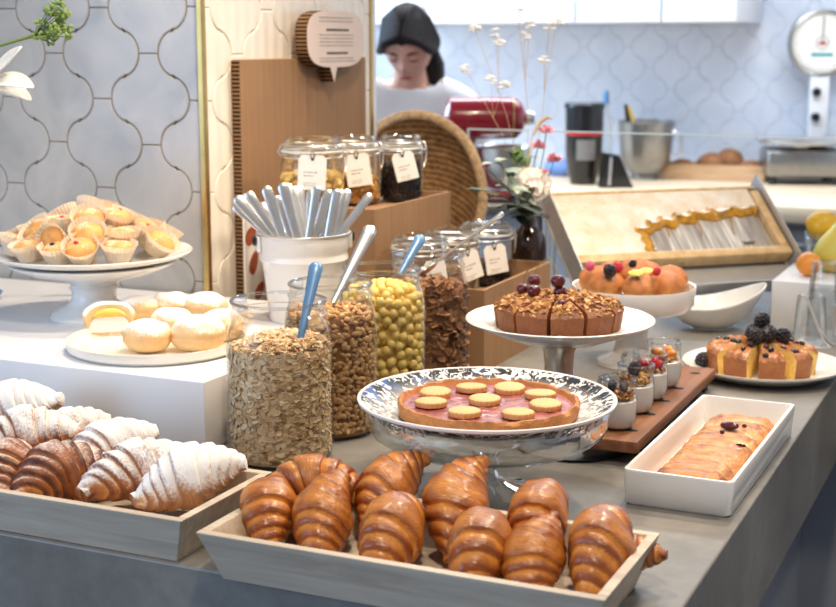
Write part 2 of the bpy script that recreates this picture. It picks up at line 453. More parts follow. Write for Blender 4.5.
scatter_mat('pale_seed', [(120, 100, 82), (180, 160, 130), (214, 200, 172)])
def _paper_cup(t):
    t.set(color=lin((246, 236, 216)), rough=.7); t.bsdf.inputs['Transmission Weight'].default_value = 0
    tl = t.node('ShaderNodeBsdfTranslucent'); tl.inputs[0].default_value = (*lin((248, 232, 200)), 1)
    mx = t.node('ShaderNodeMixShader'); mx.inputs[0].default_value = .35
    t.link(t.bsdf.outputs[0], mx.inputs[1]); t.link(tl.outputs[0], mx.inputs[2]); t.link(mx.outputs[0], t.out.inputs[0])
mk('paper_cup', _paper_cup)
def _transfer(t):
    co = t.coord(); n = t.noise(co, 95, 3, .6, 1.0); m = t.noise(co, 16, 2)
    sp = t.node('ShaderNodeSeparateXYZ'); t.link(t.coord(), sp.inputs[0])
    r = t.math('SQRT', t.math('ADD', t.math('MULTIPLY', sp.outputs[0], sp.outputs[0]), t.math('MULTIPLY', sp.outputs[1], sp.outputs[1])))
    band = t.ramp(t.math('MULTIPLY', r, 6.0), [(.55, (.0,) * 3), (.72, (.55,) * 3), (.86, (1,) * 3), (.915, (1,) * 3), (.93, (0,) * 3)])
    k = t.math('MULTIPLY', t.ramp(t.math('ADD', t.math('MULTIPLY', n, .75), t.math('MULTIPLY', m, .25)), [(.47, (0, 0, 0)), (.50, (1, 1, 1))]), band)
    blue = t.ramp(m, [(.56, lin((24, 26, 32))), (.66, lin((58, 104, 170)))])
    t.set(color=t.mix(k, lin((240, 238, 235)), blue), rough=.5, spec=.25)
mk('transfer_china', _transfer)
def _wick(t):
    co = t.coord(); w = t.node('ShaderNodeTexWave', wave_type='RINGS', rings_direction='Y'); w.inputs['Scale'].default_value = 24; w.inputs['Distortion'].default_value = 2.5
    w.inputs['Detail Scale'].default_value = 6
    t.link(co, w.inputs[0]); n = t.noise(co, 60, 4)
    k = t.math('ADD', t.math('MULTIPLY', w.outputs['Fac'], .28), t.math('MULTIPLY', n, .72))
    t.set(color=t.ramp(k, [(.25, lin((92, 62, 32))), (.5, lin((150, 108, 62))), (.75, lin((188, 146, 94)))]), rough=.8); t.bump(k, .9, .006)
mk('wicker', _wick)
M['wicker_rim'] = plain('straw_rim', (206, 172, 130), .8, 0, 0, .2, 90, .8, 120)
def _wax(t):
    co = t.coord(); v = t.node('ShaderNodeTexVoronoi'); v.inputs['Scale'].default_value = 190; t.link(co, v.inputs['Vector'])
    n = t.noise(co, 26, 4); t.set(color=t.ramp(n, [(.3, lin((232, 206, 172))), (.55, lin((243, 228, 206))), (.75, lin((250, 242, 228)))]), rough=.5)
    t.bump(v.outputs['Distance'], .5, .003)
mk('wax_cap', _wax)
M['honey'] = plain('amber_honeycomb', (206, 150, 40), .25, 0, .4, .25, 60, .6, 120)
def _found(t):
    co = t.coord('Object', (60, 4, 4)); n = t.noise(co, 1.6, 3); t.set(color=t.ramp(n, [(.35, lin((158, 152, 146))), (.55, lin((200, 194, 188))), (.66, lin((244, 240, 234)))]), rough=.25, coat=.3)  # pale stripes are glints on the foundation, painted into its colour
    t.bump(n, .5, .004)
mk('comb_cells', _found)
def _pear(t):
    co = t.coord(); n = t.noise(co, 14, 3); t.set(color=t.ramp(n, [(.35, lin((196, 190, 84))), (.6, lin((222, 196, 92))), (.8, lin((232, 170, 72)))]), rough=.45)
mk('pear_skin', _pear)

# ------------------------------------------------------------------ the setting
def struct(name, mb, mats, smooth=False):
    o = mb.build(name, mats, None, smooth); o['kind'] = 'structure'; return o

import bmesh
def lantern_half(a, b, h):
    """right-hand edge of a lantern tile from its top dash end to its bottom dash end"""
    A = R(78); q = []
    dx, dy = (b - a) / 2, h / 2
    for k in range(9):
        t = A * k / 8
        q.append((a + dx * (1 - cos(t)) / (1 - cos(A)), h - dy * sin(t) / sin(A)))
    q[-1] = (q[-1][0] - .0014, q[-1][1] + .0004); nt = (q[-1][0] + .0014, q[-1][1] - .0030)
    second = [(a + b - x, h - y) for x, y in reversed(q)]
    q = q + [nt] + second[1:]
    return q + [(x, -y) for x, y in reversed(q[:-1])]
def tile_wall(name, org, ud, nrm, ur, vr, phase, pitch, mats, base=True, gap=.0016, hh=.0035, back=.05):
    """tiled wall face: plane through org, u along ud, v up; clipped to ur x vr"""
    W, H = pitch; ud = Vector(ud); nrm = Vector(nrm); org = Vector(org)
    q = lantern_half(W * .099, W * .401, H / 2)
    poly = [(x, y) for x, y in q] + [(-x, y) for x, y in reversed(q)]
    cl = []
    for p in poly:
        if not cl or (Vector(p) - Vector(cl[-1])).length > 1e-5: cl.append(p)
    if (Vector(cl[0]) - Vector(cl[-1])).length < 1e-5: cl.pop()
    n = len(cl)
    def ins(g):
        r = []
        for i in range(n):
            p0, p1, p2 = (Vector(cl[i - 1]), Vector(cl[i]), Vector(cl[(i + 1) % n]))
            e1 = (p1 - p0).normalized(); e2 = (p2 - p1).normalized()
            m = Vector((e1.y + e2.y, -e1.x - e2.x)); m = m.normalized() if m.length > 1e-6 else Vector((e1.y, -e1.x))
            r.append(tuple(p1 - m * (-g if False else g) * ORI))
        return r
    area_ = sum(cl[i][0] * cl[(i + 1) % n][1] - cl[(i + 1) % n][0] * cl[i][1] for i in range(n))
    ORI = 1 if area_ > 0 else -1
    rings = [(ins(gap * .5), 0.0), (ins(gap * .55), hh * .6), (ins(gap * .55 + .0022), hh)]
    bm = bmesh.new()
    i0 = int(math.floor((ur[0] - phase[0]) / W * 2)) - 1; i1 = int(math.ceil((ur[1] - phase[0]) / W * 2)) + 1
    j0 = int(math.floor((vr[0] - phase[1]) / H)) - 1; j1 = int(math.ceil((vr[1] - phase[1]) / H)) + 1
    for i in range(i0, i1 + 1):
        for j in range(j0, j1 + 1):
            cx = phase[0] + i * W / 2; cy = phase[1] + j * H + (H / 2 if i % 2 else 0)
            vr_ = [[bm.verts.new((cx + p[0], cy + p[1], h)) for p in ring] for ring, h in rings]
            for a_, b_ in zip(vr_, vr_[1:]):
                for k in range(n):
                    bm.faces.new((a_[k], a_[(k + 1) % n], b_[(k + 1) % n], b_[k]))
            bm.faces.new(vr_[-1])
    for co, no in (((ur[0], 0, 0), (-1, 0, 0)), ((ur[1], 0, 0), (1, 0, 0)), ((0, vr[0], 0), (0, -1, 0)), ((0, vr[1], 0), (0, 1, 0))):
        bmesh.ops.bisect_plane(bm, geom=bm.verts[:] + bm.edges[:] + bm.faces[:], plane_co=co, plane_no=no, clear_outer=True)
    for f in bm.faces: f.material_index = 0; f.smooth = False
    bx = [bm.verts.new(p) for p in [(ur[0], vr[0], .001), (ur[1], vr[0], .001), (ur[1], vr[1], .001), (ur[0], vr[1], .001),
                                     (ur[0], vr[0], -back), (ur[1], vr[0], -back), (ur[1], vr[1], -back), (ur[0], vr[1], -back)]]
    for f in ((0, 1, 2, 3), (7, 6, 5, 4), (0, 4, 5, 1), (1, 5, 6, 2), (2, 6, 7, 3), (3, 7, 4, 0)):
        ff = bm.faces.new([bx[k] for k in f]); ff.material_index = 1
    bmesh.ops.recalc_face_normals(bm, faces=bm.faces[:])
    up = Vector((0, 0, 1))
    for v in bm.verts:
        x, y, z = v.co; v.co = org + ud * x + up * y + nrm * z
    me = bpy.data.meshes.new(name); bm.to_mesh(me); bm.free()
    for m in mats: me.materials.append(m)
    o = bpy.data.objects.new(name, me); COL.objects.link(o); o['kind'] = 'structure'; return o

struct('floor', MB().box((-1.2, 3.2, -.02), (7.0, 8.0, .04)), M['floor_dark'])
WX, WY, PEND = -1.39, 2.15, 2.815
tile_wall('wall_left', (0, WY, 0), (1, 0, 0), (0, -1, 0), (-2.75, WX - .004), (0.0, 2.5), (-1.612, 1.433), (.212, .165), [M['tile_pearl'], M['grout_dark']])
tile_wall('wall_pillar', (WX, 0, 0), (0, 1, 0), (1, 0, 0), (WY + .004, PEND - .004), (0.0, 2.5), (2.26, 1.431 + .0825), (.22, .165), [M['tile_cream'], M['grout_warm']], back=.04)
tile_wall('wall_back', (0, 6.0, 0), (1, 0, 0), (0, -1, 0), (-3.2, 1.2), (.85, 2.5), (-1.7105, 1.3487), (.196, .18), [M['tile_kitchen'], M['grout_light']])
struct('wall_inner', MB().box((-1.95, PEND + .02, 1.25), (1.116, .04, 2.5)).box((-2.6, 2.9, 1.25), (.2, 1.3, 2.5)), M['kitchen_white'])
struct('wall_right', MB().box((1.25, 4.5, 1.25), (.1, 3.2, 2.5)), M['kitchen_white'])
struct('trim_1', MB().box((WX - .002, WY - .003, 1.25), (.013, .013, 2.5), bev=.002), M['brass'])
struct('trim_2', MB().box((WX + .001, PEND + .003, 1.25), (.012, .014, 2.5), bev=.002), M['brass'])

# display counter
ZC = 0.90
t = thing('display_counter', 'long grey concrete display counter carrying all the pastries', 'counter', (-.30, 1.195, 0))
mb = MB(); poly = [(-2.75, 1.195), (-.30, 1.195), (-.30, 2.52), (.30, 2.52), (.30, 3.16), (WX + .008, 3.16), (WX + .008, WY - .012), (-2.75, WY - .012)]
mb.prism([(x + .30, y - 1.195) for x, y in poly], .738, ZC)
o = mb.build('worktop', M['concrete'], t, False)
b = o.modifiers.new('b', 'BEVEL'); b.width = .0025; b.segments = 2; b.limit_method = 'ANGLE'
mb = MB(); poly = [(-2.7, 1.27), (-.375, 1.27), (-.375, 2.58), (.25, 2.58), (.25, 3.1), (WX + .03, 3.1), (WX + .03, WY - .05), (-2.7, WY - .05)]
mb.prism([(x + .30, y - 1.195) for x, y in poly], .08, .738)
mb.build('base_panel', M['blue_grey_panel'], t, False)
mb = MB(); poly = [(-2.7, 1.31), (-.415, 1.31), (-.415, 2.62), (.21, 2.62), (.21, 3.06), (WX + .06, 3.06), (WX + .06, WY - .09), (-2.7, WY - .09)]
mb.prism([(x + .30, y - 1.195) for x, y in poly], .0, .08); mb.build('plinth', M['black_plastic'], t, False)

# glass screen at the back of the counter
t = thing('glass_screen', 'low clear glass screen standing along the back of the counter', 'screen', (-.49, 3.13, ZC))
MB().box((0, 0, .174), (1.58, .010, .348)).build('pane', M['pane'], t, False)
MB().box((0, 0, .3495), (1.58, .010, .003)).box((-.791, 0, .1755), (.002, .010, .351)).build('pane_edge', M['pane_edge'], t, False)

# ------------------------------------------------------------------ kitchen behind
t = thing('kitchen_counter', 'kitchen back counter with pale wooden top and grey fronts', 'counter', (-1.4, 5.45, 0))
MB().box((0, 0, .87), (3.4, 1.08, .06), bev=.006).build('worktop', M['light_kitchen_wood'], t)
mb = MB(); mb.box((0, .03, .42), (3.36, .98, .84)); mb.build('cabinet_body', M['kitchen_grey'], t, False)
for k in range(5):
    d = MB().box((-1.34 + k * .67, -.472, .46), (.655, .02, .70), bev=.004).build('door', M['kitchen_grey'], t)
    MB().box((-1.34 + k * .67, -.488, .76), (.2, .012, .014), bev=.003).build('handle', M['steel'], d)
for k in range(4):
    x0, x1 = [(-3.1, -2.44), (-2.434, -1.78), (-1.774, -1.43), (-1.424, -1.135)][k]
    t = thing('wall_cabinet', ['white wall cabinet above the person, left end of the row', 'white wall cabinet directly right of the person, above the red mixer',
                               'narrow white wall cabinet above the black grinder', 'white wall cabinet with exposed right side, end of the row by the dial scale'][k], 'cabinet', ((x0 + x1) / 2, 5.72, 1.535), group='white wall cabinets')
    w = x1 - x0
    MB().box((0, .01, .35), (w, .50, .70), bev=.003).build('carcass', M['kitchen_white'], t)
    MB().box((0, -.25, .35), (w - .004, .018, .70), bev=.003).build('door', M['kitchen_white'], t)

# steel trolley carrying the mixer
t = thing('kitchen_trolley', 'steel kitchen trolley behind the bouquet carrying the red mixer', 'trolley', (-1.425, 3.60, 0), (0, 0, R(24)))
MB().box((0, 0, 1.018), (.40, .30, .024), bev=.004).build('top_shelf', M['steel_dark'], t)
MB().box((0, 0, .25), (.38, .28, .02), bev=.004).build('bottom_shelf', M['steel_dark'], t)
for sx in (-1, 1):
    for sy in (-1, 1): MB().tube([(sx * .185, sy * .135, .0), (sx * .185, sy * .135, 1.01)], .011, 12).build('leg', M['steel'], t)
# red stand mixer
t = thing('stand_mixer', 'glossy red stand mixer on the steel trolley beside the person', 'mixer', (-1.425, 3.60, 1.03), (0, 0, R(204))); t.scale = (.74, .74, .74)
prof = []
for k in range(25):
    s = k / 24; x = -.155 + .31 * s
    r = .074 * (1 - max(0, (.10 - s) / .10) ** 2.4 * .9) * (1 + .05 * sin(pi * s)) * (1 - max(0, (s - .86) / .14) ** 2 * .75)
    prof.append((max(r, .002), x))
MB().lathe(prof, 32, T(0, 0, .298) @ RY(-pi / 2), rf=None).build('motor_head', M['red_enamel'], t)
MB().tube([(.085, 0, .02), (.09, 0, .12), (.08, 0, .21), (.06, 0, .27)], [.055, .046, .045, .05], 20).build('pedestal', M['red_enamel'], t)
MB().box((-.02, 0, .018), (.30, .19, .036), bev=.017).build('base', M['red_enamel'], t)
MB().lathe([(.0, 0), (.024, 0), (.026, .01), (.022, .028), (.0, .03)], 20, T(-.155, 0, .298) @ RY(-pi / 2)).build('attachment_hub', M['steel'], t)
MB().lathe([(.0, .04), (.06, .04), (.085, .07), (.10, .14), (.104, .19), (.108, .192), (.104, .196), (.098, .19), (.094, .14), (.08, .08), (.0, .06)], 36, T(-.075, 0, 0)).build('bowl', M['steel'], t)
MB().torus(.0755, .0022, 0, 32, 6, T(-.105, 0, .298) @ RY(pi / 2)).build('trim_band', M['brass'], t)

# black coffee grinder
t = thing('grinder', 'black cylindrical grinder with a red stripe on the back counter', 'grinder', tuple(at(583, 184, ZC)), (0, 0, R(24)))
MB().lathe([(.0, .0), (.05, .0), (.055, .02), (.066, .06), (.073, .12), (.076, .30), (.0, .30)], 32).build('body', M['black_plastic'], t)
MB().lathe([(.0, .30), (.080, .30), (.082, .312), (.076, .322), (.0, .322)], 32).build('lid', M['black_plastic'], t)
MB().lathe([(.0755, .196), (.0757, .208)], 32, attr=None).build('red_stripe', M['red_print'], t)
MB().grid(lambda u, v: (.0768 * sin(-.5 + u), -.0768 * cos(-.5 + u), .10 + .08 * v), 8, 2).build('front_label', M['ink'], t)
t2 = thing('spout_unit', 'black wedge-shaped machine part beside the black grinder', 'appliance', tuple(at(614, 187, ZC)), (0, 0, R(24)))
MB().prism([(-.06, 0), (.07, 0), (.015, .125), (-.045, .135)], -.04, .04, RX(pi / 2)).build('housing', M['black_plastic'], t2, False)
MB().tube([(-.025, -.044, .01), (-.02, -.044, .12)], .005).build('lever', M['steel'], t2)

# steel bowl with utensils
p = at(645, 179, ZC)
t = thing('mixing_bowl', 'tall stainless steel mixing bowl holding utensils by the grinder', 'bowl', tuple(p))
MB().lathe([(.0, .0), (.055, .0), (.062, .012), (.055, .02), (.085, .05), (.105, .10), (.112, .18), (.115, .232), (.120, .236), (.116, .240), (.110, .236), (.107, .18), (.098, .10), (.07, .055), (.0, .04)], 40).build('bowl_shell', M['steel_dark'], t)
MB().tube([(.112, -.01, .2), (.15, -.01, .19), (.15, -.01, .11), (.105, -.01, .1)], .006).build('handle', M['steel'], t)
for nm, lab, m_, dx, tilt in (('spatula', 'yellow handled spatula leaning in the tall steel bowl', 'yellow_plastic', .01, -.34), ('whisk', 'dark handled utensil leaning left in the tall steel bowl', 'black_plastic', -.05, -.15),
                              ('scraper', 'grey handled scraper leaning behind the yellow spatula in the steel bowl', 'steel_dark', -.02, -.30)):
    u = thing(nm, lab, 'utensil', (p.x + dx * .9, p.y + dx * .4 + (.03 if nm == 'scraper' else -.01), ZC + .06), (0, tilt, R(24)))
    MB().tube([(0, 0, .1), (0, 0, .16), (0, 0, .25)], [.010, .014, .013], 10, flat=.6).build('handle', M[m_], u)
    MB().tube([(0, 0, .0), (0, 0, .10)], [.016, .008], 10, flat=.35).build('blade', M['steel'], u)

# dial scale
t = thing('dial_scale', 'old white dial scale with round face on the back counter', 'scale', (-.920, 5.78, ZC), (0, 0, R(18)))
MB().box((-.0, 0, .085), (.30, .25, .11), bev=.018).build('base', M['steel_dark'], t)
for sx in (-1, 1):
    for sy in (-1, 1): MB().lathe([(.0, 0), (.018, 0), (.018, .034), (.0, .034)], 12, T(sx * .12, sy * .09, 0)).build('foot', M['black_plastic'], t)
MB().lathe([(.0, .16), (.17, .16), (.178, .168), (.178, .176), (.17, .18), (.0, .18)], 40).lathe([(.03, .14), (.03, .16)], 16).build('weighing_plate', M['steel'], t)
c = MB().box((.075, .10, .29), (.075, .05, .36), bev=.008).build('column', M['matte_white'], t)
for z in (.26, .36): MB().lathe([(.0, 0), (.017, 0), (.017, .02), (.0, .02)], 16, T(.06, .075, z) @ RX(pi / 2)).build('knob', M['black_plastic'], c)
D = T(.075, .10, .555) @ RX(pi / 2)
MB().lathe([(.0, -.035), (.125, -.035), (.132, -.028), (.132, .03), (.122, .036), (.118, .03)], 48, D).build('dial_rim', M['steel_dark'], t)
fc = MB().lathe([(.0, .026), (.119, .026)], 48, D).build('dial_face', M['paper'], t)
MB().tube([(.075, .072, .555), (.077, .072, .66)], .0025, 6).build('needle', M['ink_dark'], fc)
mb = MB()
for k in range(60):
    a = 2 * pi * k / 60; r0 = .104 if k % 5 else .098
    mb.box((0, 0, 0), (.0018, .001, .111 - r0), T(.075, .0725, .555) @ RY(a) @ T(0, 0, (r0 + .111) / 2))
mb.build('graduation', M['ink'], fc, False)
MB().lathe([(.0, .028), (.027, .028)], 24, D, 0).build('emblem_ring', M['ink'], fc)
MB().lathe([(.0, .029), (.0235, .029)], 24, D).build('emblem_ground', M['paper'], fc)
MB().prism([(-.016, -.008), (-.010, .012), (-.002, -.002), (.004, .012), (.010, -.002), (.016, .010), (.014, -.010)], .029, .030, D).build('emblem', M['red_print'], fc, False)
MB().box((.075, .0735, .508), (.085, .001, .014)).build('teal_band', M['teal'], fc, False)

# crate of rolls
p = at(714, 179, ZC)
t = thing('crate', 'shallow wooden crate of brown rolls on the back counter', 'crate', tuple(p), (0, 0, R(6)))
mb = MB(); mb.box((0, 0, .006), (.42, .16, .012))
for s in (-1, 1): mb.box((0, s * .075, .035), (.42, .012, .058)); mb.box((s * .204, 0, .035), (.012, .14, .058))
mb.build('crate_body', M['crate_wood'], t, False)
for k, (dx, dy, r, s) in enumerate(((-.135, 0, .052, .8), (-.01, -.01, .062, .95), (.055, .03, .06, 1.15), (.15, -.005, .058, .75))):
    u = thing('bread_roll', 'brown bread roll, ' + ['leftmost in the wooden crate', 'second from left in the wooden crate', 'tallest in the wooden crate, behind the others', 'rightmost in the wooden crate'][k], 'bread', (p.x + dx, p.y + dy, ZC + .012 + r * s * .8), group='brown rolls in the crate')
    MB().sphere((0, 0, 0), (r, r * .8, r * s * .85), 20, 12, fn=lambda d: 1 + .06 * NZ.noise(d * 2 + Vector((k, 0, 0)))).build('crust', M['brown_roll'], u)
p = at(560, 176, ZC)
o = MB().sphere((0, 0, .03), (.07, .05, .04), 20, 12, fn=lambda d: 1 + .18 * NZ.noise(d * 3)).build('cleaning_cloth', M['blue_cloth'], None, True, tuple(p + Vector((0, 0, .004)))); tag(o, 'crumpled blue cloth on the back counter left of the grinder', 'cloth')
t = thing('spray_bottle', 'small clear blue-capped bottle on the back counter behind red mixer', 'bottle', (-1.72, 5.72, ZC))
MB().lathe([(.0, 0), (.03, 0), (.032, .01), (.032, .22), (.014, .27), (.013, .31)], 24).build('bottle_body', M['glass_thick'], t)
MB().lathe([(.0145, .305), (.0145, .345), (.008, .36), (.0, .36)], 20).build('cap', M['sheen_and_cap'], t)

# ------------------------------------------------------------------ stands, plates, boxes
def plate_prof(r, h=.016, well=.62, th=.005):
    w = r * well
    return [(.0, .004), (w * .9, .004), (w, .005), (w + .01, .007), (r * .93, h - .003), (r - .003, h), (r, h - .0015), (r - .002, h - th), (r * .90, h - th - .003), (w, .0015), (w * .85, .0), (.0, .0)]

# white riser on the left
BX1, BY0 = -1.022, 1.56
t = thing('display_riser', 'large white box riser carrying the left pastry plates and spoon bucket', 'riser', (-1.9, 1.845, ZC))
MB().box((.0, 0, .05), (1.756, .57, .10), bev=.0025).build('box_body', M['matte_white'], t)
for o_ in (t,): o_.location = (BX1 - .878, 1.845, ZC)
ZB = 1.0

# cake stand, top left
t = thing('cake_stand', 'white pedestal cake stand in front of the pearl tiles, far left', 'cake stand', (-1.438, 1.872, ZB))
MB().lathe([(.0, .004), (.05, .004), (.068, .003), (.070, .0), (.072, .004), (.068, .010), (.045, .022), (.036, .034), (.036, .046), (.040, .052), (.036, .058), (.05, .066), (.10, .078), (.135, .092), (.138, .096), (.13, .097), (.0, .085)], 64).build('pedestal', M['china'], t)
t = thing('serving_plate', 'wide white rimmed plate on the pedestal stand, heaped with paper-cup cakes', 'plate', (-1.438, 1.872, ZB + .0975))
MB().lathe([(.0, .004), (.11, .004), (.125, .006), (.158, .015), (.164, .017), (.165, .0155), (.160, .010), (.125, .001), (.11, .0), (.0, .0)], 72).build('plate_body', M['china'], t)
CSZ = ZB + .0975 + .0045

# donut plate
t = thing('serving_plate', 'flat ivory plate of sugared buns on the white riser front', 'plate', (-1.205, 1.715, ZB))
MB().lathe([(.0, .004), (.118, .004), (.128, .008), (.131, .018), (.1335, .018), (.132, .006), (.124, .0), (.0, .0)], 72).build('plate_body', M['cream_china'], t)

# blue plate edge at far left
t = thing('small_plate', 'blue glazed plate cut off by the left edge of the picture', 'plate', (-1.758, 1.90, ZB))
MB().lathe(plate_prof(.078, .014), 48).build('plate_body', M['blue_glaze'], t)

# tart stand: plate on a glass pedestal
TX, TY = -.606, 1.546
t = thing('glass_cake_stand', 'clear pressed glass pedestal stand holding the tart plate', 'cake stand', (TX, TY, ZC))
MB().lathe([(.1415, .1185), (.149, .112), (.1495, .101), (.142, .086), (.128, .076), (.09, .070), (.04, .066), (.02, .060)], 72, rf=lambda r, z, a, i: r * (1 + .006 * sin(a * 26) * (1 if 2 <= i <= 4 else .3))).build('bowl', M['glass_wavy'], t)
MB().lathe([(.02, .062), (.014, .052), (.018, .044), (.013, .036), (.016, .028), (.03, .020), (.058, .012), (.082, .004), (.085, .0)], 56, rf=lambda r, z, a, i: r * (1 + .01 * sin(a * 12))).build('foot', M['glass_thick'], t)
t = thing('patterned_plate', 'round plate with black and blue floral transfer print under the tart', 'plate', (TX, TY, ZC + .1060))
MB().lathe([(.0, .003), (.116, .003), (.124, .0055), (.150, .0200), (.1565, .0225), (.158, .0215), (.1575, .0185), (.150, .0140), (.122, .0005), (.0, .0)], 96).build('plate_body', M['transfer_china'], t)
ZT = ZC + .1060 + .0035

# tart
t = thing('fruit_tart', 'round pink fruit tart topped with nine pale biscuits', 'tart', (TX + .0075, TY - .014, ZT), (0, 0, R(20)))
RT = .1085
def crustR(a): return RT * (1 + .008 * NZ.noise(Vector((cos(a) * 3, sin(a) * 3, 0))) + .006 * sin(a * 9 + 1))
rings = [(.0, .0, 0), (.95, .0, .2), (1.0, .003, .4), (1.010, .009, .5), (1.02, .015, .7), (1.0, .0185, .95), (.965, .0185, .85), (.945, .015, .6), (.93, .011, .4)]
def crust(u, v):
    i = u * (len(rings) - 1); i = int(round(i)); k, z, g = rings[i]; a = 2 * pi * v
    w = NZ.noise(Vector((cos(a) * 7, sin(a) * 7, i * .3))) + .5 * NZ.noise(Vector((cos(a) * 19, sin(a) * 19, i * .5)))
    rr = crustR(a) * k; zz = z + (.0028 * w if i >= 4 and i < 8 else .0005 * w)
    return ((rr + (.001 * w if i > 1 else 0)) * cos(a), (rr + (.001 * w if i > 1 else 0)) * sin(a), zz), {'groove': g * .6 + .3 * w}
MB().grid(crust, len(rings) - 1, 180, closed_v=True).build('pastry_crust', M['tart_crust'], t)
def fill(u, v):
    a = 2 * pi * v; r = u * RT * .955
    return (r * cos(a), r * sin(a),   .0128 + .0016 * NZ.noise(Vector((r * cos(a) * 90, r * sin(a) * 90, 0))))
MB().grid(fill, 24, 72, closed_v=True).build('filling', M['fruit_filling'], t)
for k, (bx, by) in enumerate([(-.62, .36), (-.18, .60), (.29, .58), (.64, .27), (-.68, -.12), (-.04, .02), (.66, -.22), (-.30, -.56), (.31, -.62)]):
    bx, by = bx * RT * .94, by * RT * .94; d = RZ(YAW - R(20)) @ Vector((bx, by, 0))
    mb = MB(); nb = 72
    sc = lambda r, z, a, i: r * (1 + (.035 * cos(a * 20) if r > .012 else 0))
    g = [0.1, 0.1, 0.1, .45, .7, .5]; pr = [(.0, .0078), (.010, .0078), (.0162, .0074), (.0188, .0062), (.0196, .004), (.0186, .0)]
    mb.lathe(pr, nb, T(d.x, d.y, .0138) @ RX(R(random.Random(k).uniform(-4, 4))), rf=sc, attr={'groove': [g[i] for i in range(6) for _ in range(nb)]})
    mb.build('biscuit', M['biscuit'], t)

# mid cake stand
MX, MY = -.655, 1.968
t = thing('cake_stand', 'white cake stand with silver stem holding the sliced granola cake', 'cake stand', (MX, MY, ZC))
MB().lathe([(.0, .131), (.07, .131), (.10, .134), (.135, .144), (.1405, .1465), (.142, .145), (.138, .141), (.105, .127), (.07, .114), (.03, .108), (.0, .108)], 80).build('dish', M['china'], t)
MB().lathe([(.030, .109), (.024, .095), (.0215, .07), (.0225, .04), (.030, .016), (.048, .008), (.052, .003), (.052, .0), (.0, .0)], 48).build('stem', M['steel'], t)
ZM = ZC + .1325
# muffin stand
UX, UY = -.645, 2.34
t = thing('cake_stand', 'white straight-sided cake stand holding the berry muffins', 'cake stand', (UX, UY, ZC))
MB().lathe([(.0, .112), (.095, .112), (.1, .116), (.1035, .138), (.1065, .139), (.107, .136), (.104, .108), (.096, .098), (.04, .092), (.03, .085), (.026, .05), (.034, .02), (.06, .006), (.062, .0), (.0, .0)], 72).build('stand_body', M['china'], t)
ZU = ZC + .113
# sculptural bowl
p = at(708, 333, ZC)
t = thing('boat_bowl', 'empty white boat-shaped bowl with swept-up right end, under the honeycomb', 'bowl', (p.x - .005, p.y + .05, ZC), (0, 0, R(18)))
def bowl(u, v):
    a = 2 * pi * v; r = .02 + .98 * u; c = cos(a)
    zr = .052 + .022 * c * c + .016 * c
    return (.100 * r * c * (1 + .05 * u * u), .080 * r * sin(a), .001 + zr * r ** 2.8)
mb = MB().grid(bowl, 26, 72, closed_v=True); o = mb.build('bowl_shell', M['china'], t)
md = o.modifiers.new('s', 'SOLIDIFY'); md.thickness = .005; md.offset = 1; md = o.modifiers.new('b', 'SUBSURF'); md.levels = md.render_levels = 1
MB().lathe([(.0, .0), (.034, .0), (.032, .006), (.0, .006)], 32, T(0, 0, -.001) @ Matrix.Diagonal((1.2, .8, .7, 1))).build('foot_ring', M['china'], t)
# blackberry cake plate
BX, BY = -.418, 2.345
t = thing('serving_plate', 'white coupe plate holding the blackberry cake on the right', 'plate', (BX, BY, ZC))
MB().lathe([(.0, .006), (.07, .006), (.10, .010), (.132, .0225), (.135, .0225), (.134, .019), (.104, .004), (.075, .0), (.0, .0)], 80).build('plate_body', M['china'], t)
# glass lid with knob
t = thing('cloche', 'small clear glass lid with round knob behind the yogurt board', 'lid', (-.600, 2.17, ZC))
MB().lathe([(.054, .0), (.053, .008), (.042, .016), (.02, .021), (.0, .022)], 48).build('lid_dome', M['glass_thick'], t)
MB().lathe([(.007, .02), (.006, .03), (.013, .036), (.017, .046), (.013, .056), (.0, .059)], 28).build('knob', M['glass_thick'], t)

# yogurt board
t = thing('serving_board', 'long walnut board with holes holding the four yogurt glasses', 'board', (-.518, 1.975, ZC))
mb = MB(); mb.box((0, 0, .026), (.098, .47, .017), bev=.003); mb.build('plank', M['walnut_board'], t)
for y in (-.19, .19):
    MB().box((0, y + (.02 if y < 0 else 0), .0115), (.088, .02, .0125)).build('foot', M['dark'], t, False)
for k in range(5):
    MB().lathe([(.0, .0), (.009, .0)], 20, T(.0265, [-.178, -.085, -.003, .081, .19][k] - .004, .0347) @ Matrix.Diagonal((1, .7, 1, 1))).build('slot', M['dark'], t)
t = thing('saucer', 'plain grey saucer half hidden under the near end of the walnut board', 'saucer', (-.575, 1.80, ZC))
MB().lathe([(.0, .0015), (.05, .0015), (.078, .0042), (.08, .004), (.075, .001), (.0, .0)], 56).build('saucer_body', M['steel_dark'], t)
ZY = ZC + .0347

# white rectangular dish
DX, DY = -.3755, 1.787
t = thing('rectangular_dish', 'long white rectangular china dish holding the braided strudel', 'dish', (DX, DY, ZC), (0, 0, R(-.6)))
mb = MB()
def rr(w, l, r, n=6):
    q = []
    for sx, sy, a0 in ((1, 1, 0), (-1, 1, 90), (-1, -1, 180), (1, -1, 270)):
        for k in range(n + 1):
            a = R(a0 + 90 * k / n); q.append((sx * (w - r) + r * cos(a), sy * (l - r) + r * sin(a)))
    return q
def loft(mb, rings, mi=0, cap0=True, cap1=True):
    n = len(rings[0][0]); vs = [(x, y, z) for q, z in rings for x, y in q]; fs = []
    for i in range(len(rings) - 1):
        for j in range(n): fs.append((i * n + j, i * n + (j + 1) % n, (i + 1) * n + (j + 1) % n, (i + 1) * n + j))
    if cap0: fs.append(tuple(reversed(range(n))))
    if cap1: fs.append(tuple(range((len(rings) - 1) * n, len(rings) * n)))
    return mb.add(vs, fs, None, mi)
w, l = .0675, .2025
